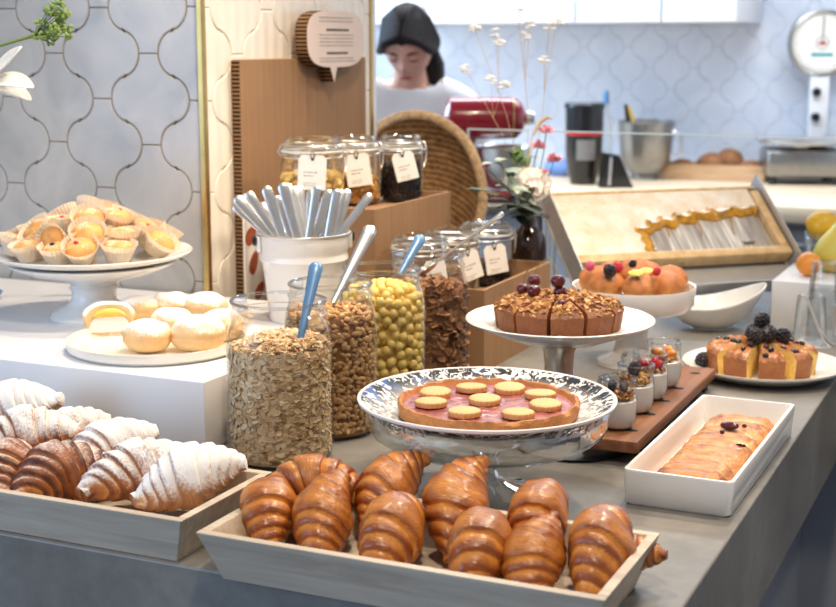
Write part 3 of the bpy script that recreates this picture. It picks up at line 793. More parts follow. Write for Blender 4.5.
loft(mb, [(rr(w - .006, l - .006, .006), 0), (rr(w - .003, l - .003, .008), .003), (rr(w, l, .008), .043), (rr(w - .001, l - .001, .008), .045), (rr(w - .005, l - .005, .007), .045), (rr(w - .006, l - .006, .007), .043), (rr(w - .010, l - .010, .007), .008), (rr(w - .014, l - .014, .007), .006)])
mb.build('dish_body', M['china'], t)

# wooden trays
def tray(name, label, x0, x1, y0, y1, h=.055, fl=.02, th=.011):
    t = thing(name, label, 'tray', ((x0 + x1) / 2, (y0 + y1) / 2, ZC)); w, l = (x1 - x0) / 2, (y1 - y0) / 2
    f = MB().box((0, 0, .006), (2 * (w - fl) - .006, 2 * (l - fl) - .006, .008)); f.build('tray_bottom', M['pale_wood'], t, False)
    for nm, ax in (('front', 0), ('back', 1), ('left', 2), ('right', 3)):
        mb = MB()
        def P(s, k, i):   # s along, k 0 bottom 1 top, i 0 outer 1 inner
            a = th * i; ex = fl * (1 - k)
            if ax == 0: return (s * (w - ex), -(l - ex) + a, k * h + (0 if k else .0))
            if ax == 1: return (s * (w - ex), (l - ex) - a, k * h)
            if ax == 2: return (-(w - ex) + a, s * (l - ex - th), k * h)
            return ((w - ex) - a, s * (l - ex - th), k * h)
        vs = [P(s, k, i) for s in (-1, 1) for k in (0, 1) for i in (0, 1)]
        mb.add(vs, [(0, 1, 3, 2), (4, 6, 7, 5), (0, 4, 5, 1), (2, 3, 7, 6), (0, 2, 6, 4), (1, 5, 7, 3)])
        o = mb.build('tray_side', M['pale_wood'], t, False)
        bv = o.modifiers.new('b', 'BEVEL'); bv.width = .0012; bv.segments = 2
        import bmesh as _b
        bm = _b.new(); bm.from_mesh(o.data); _b.ops.recalc_face_normals(bm, faces=bm.faces[:]); bm.to_mesh(o.data); bm.free()
    return t
tray('wooden_tray', 'pale wooden tray with flared sides holding the plain golden croissants', -.776, -.338, 1.160, 1.356)
tray('wooden_tray', 'pale wooden tray of sugar-dusted croissants running off the left edge', -1.33, -.808, 1.182, 1.374)

# cardboard step boxes
def step_box(label, x0, x1, y0, y1, z1, depth, z0=ZC, th=.006):
    t = thing('cardboard_box', label, 'box', ((x0 + x1) / 2, (y0 + y1) / 2, z0)); w, l, h = (x1 - x0), (y1 - y0), z1 - z0
    MB().box((0, 0, h - depth - .004), (w - 2 * th, l - 2 * th, .008)).build('box_floor', M['cardboard'], t, False)
    for s in (-1, 1):
        MB().box((s * (w - th) / 2, 0, h / 2), (th, l, h)).build('box_side', M['cardboard'], t, False)
        MB().box((0, s * (l - th) / 2, h / 2), (w - 2 * th, th, h)).build('box_side', M['cardboard'], t, False)
    return t
step_box('low brown cardboard box holding the lower row of tagged clip jars', -1.055, -.852, 2.158, 2.500, 1.043, .040)
step_box('tall brown cardboard box holding the upper row of tagged clip jars', -1.290, -1.068, 2.180, 2.520, 1.166, .014)
ZL, ZUP = 1.043 - .040, 1.166 - .014

# honeycomb cardboard panel and speech bubble
t = thing('cardboard_sheet', 'tall brown honeycomb cardboard panel leaning on the cream tiled pillar', 'panel', (WX + .013, 2.494, ZC))
MB().box((0, .0015, .261), (.018, .518, .522), bev=.001).build('board', M['cardboard'], t, False)
mb = MB(); mb.box((0, -.259, .261), (.016, .003, .518)); mb.build('corrugated_edge', M['corrugated_edge'], t, False)
t = thing('almond_card', 'white card printed with almonds, at the foot of the cardboard panel', 'card', (WX + .0265, 2.375, ZC))
MB().box((0, 0, .117), (.005, .29, .234)).build('card', M['paper'], t, False)
for k, (dy, z, a, s) in enumerate(((-.125, .195, .5, 1), (-.118, .14, 1.1, .9), (-.062, .215, .3, .9), (-.058, .105, -.2, .9), (-.10, .085, .7, .8), (.0, .17, .4, 1), (.07, .12, .9, 1), (.1, .2, .1, .9))):
    MB().prism([(.026 * s * cos(2 * pi * i / 20) * (1 + .18 * cos(2 * pi * i / 20)), .0155 * s * sin(2 * pi * i / 20)) for i in range(20)], 0, .0006, T(.0026, dy, z) @ RX(a) @ RZ(pi / 2) @ RX(pi / 2)).build('printed_almond', M['almond'], t, False)
t = thing('speech_bubble_sign', 'speech bubble shaped sign mounted at top of the cardboard panel', 'sign', (WX + .0235, 2.562, 1.460))
poly = []
for k in range(64):
    a = 2 * pi * k / 64; ca, sa = cos(a), sin(a)
    poly.append((.122 * math.copysign(abs(ca) ** .62, ca), .056 * math.copysign(abs(sa) ** .62, sa)))
i0 = min(range(64), key=lambda i: abs(poly[i][0] - .012) + (9 if poly[i][1] > 0 else 0)); i1 = min(range(64), key=lambda i: abs(poly[i][0] + .018) + (9 if poly[i][1] > 0 else 0))
lo, hi = min(i0, i1), max(i0, i1)
poly = poly[:lo + 1] + [(-.012, -.086)] + poly[hi:]
B = Matrix(((0, 0, 1, 0), (1, 0, 0, 0), (0, 1, 0, 0), (0, 0, 0, 1)))
MB().prism(poly, .0, .028, B, 0, 1).build('board', [M['cardboard'], M['corrugated_edge']], t, False)
f = MB().prism(poly, .028, .0295, B).build('printed_face', M['sign_face'], t, False)
rnd = random.Random(4)
mb = MB()
for z, w0, dk in ((.018, .075, 1), (-.028, .07, 1)):
    x = -.045
    while x < w0 - .03:
        w_ = rnd.uniform(.006, .013); mb.box((x + w_ / 2, z, .0298), (w_ * .8, .0042, .0006), B); x += w_
mb.build('heading_text', M['ink_dark'], f, False)
mb = MB()
for z in (.042, .035, .008, .001, -.006, -.013, -.038, -.044):
    x = -.075
    while x < .07:
        w_ = rnd.uniform(.004, .012); mb.box((x + w_ / 2, z, .0298), (w_ * .75, .0012, .0006), B); x += w_
mb.build('small_text', M['ink'], f, False)

# round wicker basket leaning at the back
t = thing('wicker_basket', 'large oval wicker basket standing on edge behind the clip jars', 'basket', (-1.333, 2.905, ZC), (R(-6), 0, 0))
def bask(u, v):
    a = 2 * pi * v; k = u ** .8; d = .055 * (1 - u ** 3)
    return (.172 * k * cos(a), d, .197 + .190 * k * sin(a))
o = MB().grid(bask, 18, 64, closed_v=True).build('woven_bowl', M['wicker'], t)
md = o.modifiers.new('s', 'SOLIDIFY'); md.thickness = .008; md.offset = 0
mb = MB(); pts = [(.173 * cos(2 * pi * k / 64), -.004 + .002 * sin(k), .2025 + .190 * sin(2 * pi * k / 64)) for k in range(65)]
mb.tube(pts, .0115, 10, caps=False); mb.build('rim', M['wicker_rim'], t)

# ------------------------------------------------------------------ jars and their contents
JAR_R = .0665
def jar_prof(r, h, neck):
    return [(.0, .004), (r * .80, .004), (r * .92, .002), (r * .985, .010), (r, .022), (r, h * .70), (r * .99, h * .76), (r * .955, h * .82), (r * .905, h * .865), (neck, h * .895),
            (neck * 1.035, h * .91), (neck * 1.04, h * .922), (neck * .985, h * .935), (neck * .985, h * .975), (neck * 1.02, h * .988), (neck * 1.02, h), (neck * .955, h)]
def open_jar(label, x, y, h=.217, JAR_R=.0665):
    t = thing('glass_jar', label, 'jar', (x, y, ZC))
    MB().lathe(jar_prof(JAR_R, h, JAR_R * .885), 64).build('jar_body', M['glass'], t)
    MB().torus(JAR_R * .885, .0022, h - .001, 64, 8).build('rim', M['glass_thick'], t)
    MB().lathe([(.0, .0), (JAR_R * .86, .0), (JAR_R * .93, .003)], 48).build('base', M['glass_thick'], t)
    return t
open_jar('clear glass jar full of rolled oats, nearest of the four open jars', -.920, 1.588, .217, .0710)
open_jar('clear glass jar of puffed wheat, directly behind the oats jar', -.920, 1.735)
open_jar('clear glass jar of yellow cereal balls, third of the four open jars', -.920, 1.905, .214)
open_jar('clear glass jar of bran flakes beside the lower cardboard box', -.920, 2.077, .212)

def rand_rot(rn): return Matrix.Rotation(rn.uniform(0, 2 * pi), 4, Vector((rn.gauss(0, 1), rn.gauss(0, 1), rn.gauss(0, 1))).normalized())
def heap(name, label, cat, mat, x, y, z, r, h, mound, piece, n_side, n_top, seed, corecol=.3, tilt=0.0, neckfn=None):
    """loose filling of a jar: a core with pieces lying against the glass and over the top"""
    rn = random.Random(seed); mb = MB()
    rz = neckfn or (lambda zz: r)
    core = [(.0, .0)] + [(max(rz(h * k / 8) - .006, .004), h * k / 8) for k in range(9)] + [(rz(h) * .5, h + mound * .5), (.0, h + mound * .8)]
    mb.lathe(core, 32, None, 0, attr={'rnd': corecol})
    pv, pf = piece
    for k in range(n_side):
        a = rn.uniform(0, 2 * pi); zz = rn.uniform(.006, h); rad = rz(zz) - rn.uniform(.003, .0055)
        Mx = T(rad * cos(a), rad * sin(a), zz) @ RZ(a) @ RX(rn.uniform(0, 6.28)) @ RY(rn.gauss(pi / 2, .45)) @ RZ(rn.uniform(0, 6.28)) @ Matrix.Scale(rn.uniform(.75, 1.15), 4)
        mb.add(pv, pf, Mx if abs(tilt) < 0 else T(rad * cos(a), rad * sin(a), zz) @ RZ(a) @ RY(rn.gauss(pi / 2, .45)) @ RZ(rn.uniform(0, 6.28)) @ Matrix.Scale(rn.uniform(.75, 1.15), 4), 0, {'rnd': min(1, max(0, rn.gauss(.55, .24)))})
    for k in range(n_top):
        a = rn.uniform(0, 2 * pi); q = sqrt(rn.random()) * .97; rad = q * (rz(h) - .004)
        zz = h + mound * (1 - q * q) + tilt * rad * cos(a) / r + rn.uniform(-.002, .003)
        mb.add(pv, pf, T(rad * cos(a), rad * sin(a), zz) @ RX(rn.gauss(0, .5)) @ RY(rn.gauss(0, .5)) @ RZ(rn.uniform(0, 6.28)) @ Matrix.Scale(rn.uniform(.75, 1.2), 4), 0, {'rnd': min(1, max(0, rn.gauss(.62, .22)))})
    o = mb.build(name, mat, None, True, (x, y, z)); return tag(o, label, cat, kind='stuff')
def disc_piece(r, t, n=9, wob=.18, seed=1, cup=0.0):
    rn = random.Random(seed); vs = []
    w = [1 + rn.uniform(-wob, wob) for _ in range(n)]
    for z in (-t / 2, t / 2):
        for j in range(n):
            a = 2 * pi * j / n; vs.append((r * w[j] * cos(a), r * .82 * w[j] * sin(a), z + cup * (cos(2 * a))))
    vs += [(0, 0, -t * .35), (0, 0, t * .35)]
    fs = []
    for j in range(n):
        k = (j + 1) % n; fs += [(k, j, 2 * n), (n + j, n + k, 2 * n + 1), (j, k, n + k, n + j)]
    return vs, fs
def blob_piece(a, b, c, n=8, m=6, wob=.0, seed=1):
    mb = MB(); mb.sphere((0, 0, 0), (a, b, c), n, m, fn=(lambda d: 1 + wob * NZ.noise(d * 2 + Vector((seed, 0, 0)))) if wob else None); return mb.v, mb.f
def jneck(zz, h=.217, r=JAR_R - .0016):
    k = zz / h
    return r if k < .72 else r * (1 - .10 * min(1, (k - .72) / .15))
heap('rolled_oats', 'pale rolled oats filling the nearest open jar', 'oats', M['oat'], -.920, 1.588, ZC + .005, .0694, .150, .016, disc_piece(.0046, .0012, 8, .22, 2), 3000, 700, 11, .35, .004, lambda zz: jneck(zz, .217, .0694))
heap('puffed_wheat', 'brown puffed wheat grains in the second open jar', 'cereal', M['wheat'], -.920, 1.735, ZC + .005, JAR_R - .0016,   .170, .006, blob_piece(.0056, .0035, .0033, 8, 6), 1900, 260, 12, .15, 0, jneck)
heap('bran_flakes', 'brown bran flakes filling the open jar beside the lower box', 'cereal', M['flake'], -.920, 2.077, ZC + .005, JAR_R - .0016, .150, .012, disc_piece(.0095, .0014, 9, .22, 5, .0024), 800, 150, 13, .05, .0, jneck)
# yellow cereal balls
heap('cereal_filling', 'inner mass of yellow cereal balls inside the third open jar', 'cereal', M['cereal_yellow'], -.920, 1.905, ZC + .005, JAR_R - .012, .155, .010, blob_piece(.0068, .0068, .0068, 10, 8), 420, 60, 14, .3, 0)
mb = MB(); mb.sphere((0, 0, 0), .0072, 16, 12, attr={'rnd': .55}, fn=lambda d: 1 + .05 * NZ.noise(d * 3)); ball_me = mb.mesh('cereal_ball', M['cereal_yellow'])
rn = random.Random(8); placed = []
def try_ball(x, y, z):
    p = Vector((x, y, z))
    for q in placed:
        if (q - p).length < .0122: return
    placed.append(p)
camdir = math.atan2(-1.905, .92)
for k in range(6000):
    a = camdir + rn.uniform(-1.75, 1.75); z = rn.uniform(.012, .168); try_ball((jneck(z) - .0078) * cos(a), (jneck(z) - .0078) * sin(a), z)
for k in range(1200):
    a = rn.uniform(0, 2 * pi); q = sqrt(rn.random()); rad = q * .050; try_ball(rad * cos(a), rad * sin(a), .176 + .012 * (1 - q * q) - .003)
for p in placed[:300]:
    o = bpy.data.objects.new('cereal_ball', ball_me); COL.objects.link(o); o.location = Vector((-.920, 1.905, ZC + .005)) + p
    tag(o, 'round yellow cereal ball inside the third open jar', 'cereal ball', 'yellow cereal balls in the open jar')

# clip-top jars with tags
def clip_jar(label, x, y, z, r, h, rot):
    t = thing('clip_jar', label, 'jar', (x, y, z), (0, 0, rot))
    MB().lathe([(.0, .004), (r * .82, .003), (r * .97, .006), (r, .016), (r, h * .60), (r * .985, h * .66), (r * .94, h * .71), (r * .92, h * .735)], 56).build('jar_body', M['glass'], t)
    MB().lathe([(r * .92, h * .735), (r * .985, h * .75), (r * .985, h * .78), (r * .93, h * .795)], 56).build('jar_collar', M['glass_thick'], t)
    MB().torus(r * .955, .0022, h * .812, 56, 8).build('rubber_seal', M['paper'], t)
    MB().lathe([(r * .93, h * .825), (r * 1.0, h * .835), (r * 1.0, h * .86), (r * .93, h * .885), (r * .90, h * .93), (r * .86, h * .985), (r * .72, h), (r * .70, h * .985), (.0, h * .97)], 56).build('lid', M['glass_thick'], t)
    mb = MB(); mb.torus(r * .955, .0016, h * .735, 56, 6); mb.torus(r * .925, .0016, h * .90, 56, 6)
    mb.tube([(r * .95, -.014, h * .90), (r * 1.04, -.014, h * .88), (r * 1.10, -.013, h * .76), (r * 1.09, -.011, h * .62), (r * 1.06, 0, h * .52), (r * 1.09, .011, h * .62), (r * 1.10, .013, h * .76), (r * 1.04, .014, h * .88), (r * .95, .014, h * .90)], .0014, 6)
    mb.tube([(r * .97, -.012, h * .735), (r * 1.08, -.008, h * .79), (r * 1.14, 0, h * .80), (r * 1.08, .008, h * .79), (r * .97, .012, h * .735)], .0014, 6)
    for s in (-1, 1): mb.tube([(-r * .93, s * .012, h * .735), (-r * 1.06, s * .012, h * .80), (-r * .93, s * .012, h * .90)], .0016, 6)
    mb.build('wire_clasp', M['steel'], t)
    return t
def tag_card(label, x, y, z, r, h, az, lean, w=.044, hh=.058, dz=.70):
    """card tag hung on the jar shoulder, facing azimuth az"""
    t = thing('jar_tag', label, 'tag', (x + (r + .004) * cos(az), y + (r + .004) * sin(az), z + h * dz), (0, 0, az + pi / 2))
    K = RY(lean) @ RX(R(-3))
    W2, H2 = w / 2, hh / 2; q = [(W2, H2 - .007), (W2 - .006, H2), (-W2 + .006, H2), (-W2, H2 - .007), (-W2, -H2), (W2, -H2)]
    S = K @ T(0, 0, -hh / 2 + .004) @ RX(pi / 2)
    c = MB().prism(q, -.0005, .0005, S).build('card', M['paper'], t, False)
    MB().lathe([(.0, .0008), (.0024, .0008)], 12, S @ T(0, hh / 2 - .008, 0)).build('hole', M['dark'], c)
    mb = MB(); rn_ = random.Random(int(abs(x) * 1e4))
    for k, (yy, ww) in enumerate(((.002, .5), (-.004, .35), (-.017, .42), (-.021, .34))):
        xx = -w * .28
        while xx < w * (ww - .28):
            wd_ = rn_.uniform(.0015, .004); mb.box((xx, yy - .002, .0007), (wd_ * .8, .0016 if k < 2 else .0009, .0003), S); xx += wd_ + .0006
    mb.build('handwriting', M['ink'], c, False)
    MB().tube([K @ Vector((-.001, -.0012, -.004)), K @ Vector((-.004, -.004, .004)), (-.0005, -.002, .011), K @ Vector((.004, -.004, .004)), K @ Vector((.001, -.0012, -.004))], .0009, 6).build('string', M['black_string'], t)
AZ = R(-66)
UP = [(-1.226, 2.246, .057, .132), (-1.200, 2.362, .050, .128), (-1.138, 2.440, .043, .127)]
LO = [(-1.000, 2.222, .052, .118), (-.985, 2.332, .052, .116), (-.962, 2.441, .051, .118)]
clip_jar('clip-top jar of dried fruit, nearest in the tall cardboard box', *UP[0][:2], ZUP, *UP[0][2:], R(15))
clip_jar('clip-top jar of golden nuts, middle of the tall cardboard box', *UP[1][:2], ZUP, *UP[1][2:], R(10))
clip_jar('clip-top jar with dark contents, far end of the tall cardboard box', *UP[2][:2], ZUP, *UP[2][2:], R(5))
clip_jar('clip-top jar nearest in the low cardboard box, behind the bran flakes', *LO[0][:2], ZL, *LO[0][2:], R(150))
clip_jar('clip-top jar in the middle of the low cardboard box', *LO[1][:2], ZL, *LO[1][2:], R(160))
clip_jar('clip-top jar at the far end of the low cardboard box, by the flowers', *LO[2][:2], ZL, *LO[2][2:], R(15))
GRP = None
tag_card('blank white tag on the dried fruit jar, upper row', UP[0][0], UP[0][1], ZUP, UP[0][2], UP[0][3], R(-60), R(3), .050, .062, .76)
tag_card('handwritten white tag on the golden nuts jar, upper row', UP[1][0], UP[1][1], ZUP, UP[1][2], UP[1][3], R(-58), R(-8), .046, .060, .74)
tag_card('handwritten white tag tilted on the dark filled jar, upper row', UP[2][0], UP[2][1], ZUP, UP[2][2], UP[2][3], R(-62), R(-14), .042, .054, .74)
tag_card('white tag on the nearest jar of the low box, half hidden by bran flakes', LO[0][0], LO[0][1], ZL, LO[0][2], LO[0][3], R(-40), R(-10), .040, .050, .66)
tag_card('handwritten white tag on the middle jar of the low box', LO[1][0], LO[1][1], ZL, LO[1][2], LO[1][3], R(-38), R(-16), .042, .054, .68)
tag_card('handwritten white tag on the far jar of the low box', LO[2][0], LO[2][1], ZL, LO[2][2], LO[2][3], R(-52), R(-9), .042, .054, .66)
def jar_fill(name, label, mat, J, z, frac, piece, ns, nt, seed):
    heap(name, label, 'jar contents', M[mat], J[0], J[1], z + .0045, J[2] - .0018, J[3] * frac, .004, piece, ns, nt, seed, .25)
jar_fill('dried_fruit', 'golden dried fruit chunks in the nearest upper clip jar', 'dried_fruit', UP[0], ZUP, .42, blob_piece(.010, .008, .006, 8, 6, .4, 3), 130, 60, 21)
jar_fill('nuts', 'golden nuts in the middle upper clip jar', 'nut', UP[1], ZUP, .34, blob_piece(.008, .006, .005, 8, 6, .3, 4), 130, 60, 22)
jar_fill('dark_seeds', 'dark seeds filling the far upper clip jar', 'dark_seed', UP[2], ZUP, .52, blob_piece(.003, .002, .002, 6, 5), 500, 150, 23)
jar_fill('pale_seeds', 'pale seeds in the nearest jar of the low box', 'pale_seed', LO[0], ZL, .38, blob_piece(.004, .0025, .002, 6, 5), 320, 130, 24)
jar_fill('pale_seeds', 'pale seeds in the middle jar of the low box', 'pale_seed', LO[1], ZL, .30, blob_piece(.004, .0025, .002, 6, 5), 300, 130, 25)
jar_fill('dark_seeds', 'dark seeds low in the far jar of the low box', 'dark_seed', LO[2], ZL, .22, blob_piece(.003, .002, .002, 6, 5), 300, 130, 26)

# spoons standing in the open jars
def long_spoon(name, label, p0, p1, mat, hw=.0075, tip=True, flat=.4):
    p0, p1 = Vector(p0), Vector(p1); t = thing(name, label, 'spoon', p0)
    d = p1 - p0; z = d.normalized(); side = z.cross(Vector((sin(YAW), -cos(YAW), .3))).normalized(); n = side.cross(z).normalized()
    L = d.length; B_ = Matrix((n.to_4d()[:3] + (0,), (-side).to_4d()[:3] + (0,), z.to_4d()[:3] + (0,), (0, 0, 0, 1))).transposed()
    pts = [(.0, 0, L * k / 14) for k in range(15)]
    rs = [hw * (.42 + .58 * (k / 14) ** 1.3) for k in range(15)]; pts.append((0, 0, L + hw * .5)); rs.append(hw * .72); pts.append((0, 0, L + hw * .75)); rs.append(hw * .25)
    MB().tube(pts, rs, 14, B_, flat=flat).build('handle', M[mat], t)
    if tip: MB().sphere((0, 0, -.022), (.017, .006, .026), 20, 12, B_).build('spoon_bowl', M['steel'], t)
    return t
def dpt(px, py, d): return CAMLOC + ray(px, py) * d
long_spoon('serving_spoon', 'steel spoon with painted blue sheen standing in the rolled oats jar', dpt(298, 349, 1.835), dpt(316, 267, 1.87), 'sheen_and_cap', .0095, False)
long_spoon('serving_spoon', 'pale steel handled spoon standing in the puffed wheat jar', dpt(333, 303, 1.99), dpt(370, 230, 2.04), 'steel', .0105, False)
long_spoon('serving_spoon', 'short steel spoon with painted blue sheen leaning in the yellow cereal jar', dpt(400, 274, 2.15), dpt(420, 239, 2.17), 'sheen_and_cap', .0095, False)
long_spoon('serving_spoon', 'thin steel spoon handle slanting out of the bran flakes jar', dpt(434, 264, 2.30), dpt(502, 214, 2.20), 'steel', .0042, True, .8)

# ------------------------------------------------------------------ pastries
def croissant_mesh(seed, L=.118, RAD=.032, bend=.45, mat='croissant_crust', crisp=1.0):
    rn = random.Random(seed); ph = rn.uniform(0, 6.28); sl = rn.uniform(.07, .13)
    bs = [0.0]; st = [rn.uniform(.17, .25)] + [rn.uniform(.19, .25), rn.uniform(.17, .22), rn.uniform(.14, .19), .3]
    for s_ in st: bs.append(bs[-1] + s_)
    def Ev(s): return RAD * max(.16, (1 - min(1, s / 1.04) ** 1.75)) ** .80
    sd = Vector((seed * 3.1, seed * 1.7, 0))
    def f(u_, v_):
        u = u_ * 2 - 1; v = 2 * pi * v_
        s = abs(u) + sl * cos(v - ph) * (1 if u > 0 else -1) * min(1, abs(u) * 6)
        s += .045 * NZ.noise(Vector((cos(v) * 1.1, sin(v) * 1.1, u * 1.3)) + sd); s = min(max(s, 0), 1.0)
        k = 0
        while k < len(bs) - 2 and s > bs[k + 1]: k += 1
        fr = min(1.0, (s - bs[k]) / (bs[k + 1] - bs[k]))
        if k == 0: prof = 1.075; g = .55 + .35 * fr
        else: prof = .90 + .17 * min(1, fr * 1.3) ** .6; g = .12 + .88 * min(1, fr * 1.25) ** .9
        lip = max(0, (fr - .86) / .14)
        prof -= .07 * crisp * lip ** 2.2
        r = Ev(s) * prof
        r *= 1 + .0045 * sin(s * 150 + 5 * NZ.noise(Vector((cos(v), sin(v), s * 3)) + sd)) * crisp + .075 * NZ.noise(Vector((cos(v) * 1.4, sin(v) * 1.4, u * 2.5)) + sd * 2) + .022 * NZ.noise(Vector((cos(v) * 4, sin(v) * 4, u * 9)) + sd)
        if abs(u) > .985: r *= sqrt(max(0, 1 - ((abs(u) - .985) / .015) ** 2)) if abs(u) < 1 else 0
        z = r * sin(v); z = z * .74 if z < 0 else z * 1.02
        a = bend * u; x0 = L / 2 * sin(a) / sin(bend); y0 = -L / 2 * (1 - cos(a)) / sin(bend)
        nx, ny = -sin(a) * -1, cos(a)
        rr_ = r * cos(v)
        return ((x0 + rr_ * sin(a), y0 + rr_ * cos(a), z), {'groove': g + .15 * NZ.noise(Vector((u * 4, cos(v) * 2, sin(v) * 2)) + sd)})
    return MB().grid(f, 200, 48, closed_v=True)
def croissant(label, px, py, z, yaw, pitch, roll, seed, L, RAD, bend, mat, group=None):
    t = thing('croissant', label, 'croissant', tuple(at(px, py, z)), (0, 0, 0), group)
    t.rotation_euler = (RZ(R(yaw)) @ RY(R(-pitch)) @ RX(R(roll))).to_euler()
    croissant_mesh(seed, L, RAD, bend, mat).build('pastry', M[mat], t)
    return t
G1 = 'plain croissants in the front tray'
for a_ in [
    ('golden croissant at the front left corner of the plain tray', 266, 511, .946, 116, 10, 70, 31, .122, .0345, .75),
    ('dark arched croissant at the back left of the plain tray, seen end on', 316, 482, .962, 20, 4, 40, 32, .118, .031, .9),
    ('narrow golden croissant second from left in the front row, tip pointing up', 322, 518, .948, 102, 32, 25, 33, .130, .031, .4),
    ('golden croissant in the back row with pale pointed tip, left of centre', 387, 489, .962, 78, 24, 20, 34, .128, .031, .4),
    ('glossy croissant third from left in the front row, before the tart stand', 388, 534, .948, 96, 14, 80, 35, .124, .035, .8),
    ('tall croissant in the back row under the tart plate, tip up', 456, 504, .962, 94, 33, 25, 36, .142, .034, .4),
    ('round glossy croissant fourth from left in the front row', 476, 548, .947, 104, 12, 85, 37, .120, .0355, .85),
    ('croissant in the back row right of the tart stand foot', 535, 518, .957, 96, 22, 70, 38, .124, .032, .6),
    ('small cone-like croissant second from right in the front row', 533, 558, .944, 96, 33, 20, 39, .118, .0305, .4),
    ('large croissant at the right end of the plain tray', 597, 550, .950, 94, 18, 75, 40, .136, .0355, .7),
    ('croissant peeping out behind the rightmost large croissant', 624, 556, .934, 30, 4, 0, 41, .085, .023, .5)]:
    croissant(*a_, 'croissant_crust', G1)
G2 = 'sugared croissants in the left tray'
for a_ in [
    ('sugared croissant at the back left, cut off by the picture edge', 16, 407, .966, 30, 12, 0, 51, .130, .036, .4, 'croissant_snow'),
    ('sugared croissant in the left tray behind the dark striped ones', 26, 440, .972, 40, 10, 0, 52, .135, .039, .5, 'croissant_sugar'),
    ('chocolate striped croissant at the left picture edge', 6, 474, .950, 110, 12, 0, 53, .120, .037, .5, 'croissant_choc'),
    ('small sugared croissant at the back between the striped and white ones', 70, 434, .958, 60, 14, 0, 54, .110, .032, .4, 'croissant_sugar'),
    ('sugared croissant with dark chocolate stripes, front of the left tray', 62, 474, .952, 60, 12, 10, 55, .120, .038, .8, 'croissant_choc'),
    ('heavily sugared pale croissant at the back, centre of the left tray', 108, 450, .960, 62, 16, 0, 56, .130, .036, .4, 'croissant_snow'),
    ('long sugared croissant with brown end, second from right in the left tray', 141, 472, .956, 50, 12, 0, 57, .150, .037, .35, 'croissant_sugar'),
    ('white sugar-coated croissant at the right end of the left tray', 189, 480, .954, 42, 14, 0, 58, .136, .039, .3, 'croissant_snow')]:
    croissant(*a_, G2)

# sugared buns
def bun(label, px, py, sc, seed, cut=False, rot=0):
    p = at(px, py, ZB + .0255); t = thing('sugared_bun', label, 'bun', (p.x, p.y, ZB + .0045), (0, 0, R(rot)), 'sugared buns on the ivory plate'); p = None
    sd = Vector((seed * 2.3, 0, seed))
    mb = MB()
    def f(u, v):
        th = pi * u; a = 2 * pi * v; c = cos(th)
        r = .0335 * sc * (abs(sin(th)) ** .62) * (1 - .04 * math.exp(-((c + .12) / .16) ** 2)); z = .0235 * sc * (c + .97 if c > -.97 else 0)
        d = Vector((cos(a) * sin(th), sin(a) * sin(th), c)); w = 1 + .07 * NZ.noise(d * 1.6 + sd) + .02 * NZ.noise(d * 6 + sd)
        x = r * w * cos(a) * 1.12; y = r * w * sin(a) * .92
        if cut and y < -.012: y = -.012 - .02 * (y + .012)
        return (x, y, max(0, z * (1 + .06 * NZ.noise(d * 2 + sd)))), {'groove': .35 + .5 * math.exp(-((c + .15) / .5) ** 2) * .6}
    mb.grid(f, 28, 40, closed_v=True); mb.build('bun_body', M['bun_crust'], t)
    if cut:
        MB().grid(lambda u, v: ((u * 2 - 1) * .030 * sc, -.0138, .006 + v * .030 * sc * sqrt(max(.02, 1 - (u * 2 - 1) ** 2))), 16, 6).build('crumb', M['petal_white'], t)
        MB().grid(lambda u, v: ((u * 2 - 1) * .024 * sc, -.0146 - .004 * sin(pi * v), .030 + v * .014 * sqrt(max(.02, 1 - (u * 2 - 1) ** 2))), 16, 6).build('custard', M['cream_filling'], t)
bun('cut sugared bun showing yellow custard, left on the ivory plate', 109, 321, 1.08, 1, True, 40)
bun('round sugared bun at the very front of the ivory plate', 147, 337, 1.0, 2, False, 10)
bun('sugared bun right of the front one on the ivory plate', 198, 336, 1.1, 3, False, 30)
bun('sugared bun in the middle of the ivory plate, behind the two front ones', 172, 322, .92, 4)
bun('sugared bun at the back left of the ivory plate, behind the cut bun', 138, 309, .92, 5, False, 60)
bun('sugared bun at the back of the ivory plate, nearest the stand foot', 172, 306, .95, 6)
bun('sugared bun at the rear right of the ivory plate', 206, 308, 1.0, 7)
bun('sugared bun at the right edge of the ivory plate by the oats jar', 222, 326, .98, 8, False, 80)

# little cakes in paper cups, piled on the stand
rn = random.Random(5); minis = []
for layer, (n, rad, z, til) in enumerate(((13, .118, .0, 12), (10, .082, .0185, 14), (6, .046, .038, 16), (2, .014, .052, 12))):
    for k in range(n):
        a = 2 * pi * (k + .5 * layer) / n + rn.uniform(-.1, .1); q = rad + rn.uniform(-.006, .006)
        tl = R(rn.gauss(til + 10, 24)); minis.append((layer, -1.438 + q * cos(a), 1.872 + q * sin(a), CSZ + z + rn.uniform(0, .003) + .003 + .017 * abs(sin(tl)), a, tl))
def pxof(x, y, z):
    d = Vector((x, y, z)) - CAMLOC; cp, sp = cos(PITCH), sin(PITCH)
    f = d.dot(Vector((-sin(YAW) * cp, cos(YAW) * cp, -sp))); return 418 + FPX * d.dot(Vector((cos(YAW), sin(YAW), 0))) / f
rows = {}
for m in minis:
    front = (m[1] + 1.438) * sin(YAW) - (m[2] - 1.872) * cos(YAW) > 0
    rows.setdefault((m[0], front), []).append(m)
LN = {0: 'lowest ring', 1: 'second ring up', 2: 'third ring up', 3: 'peak'}
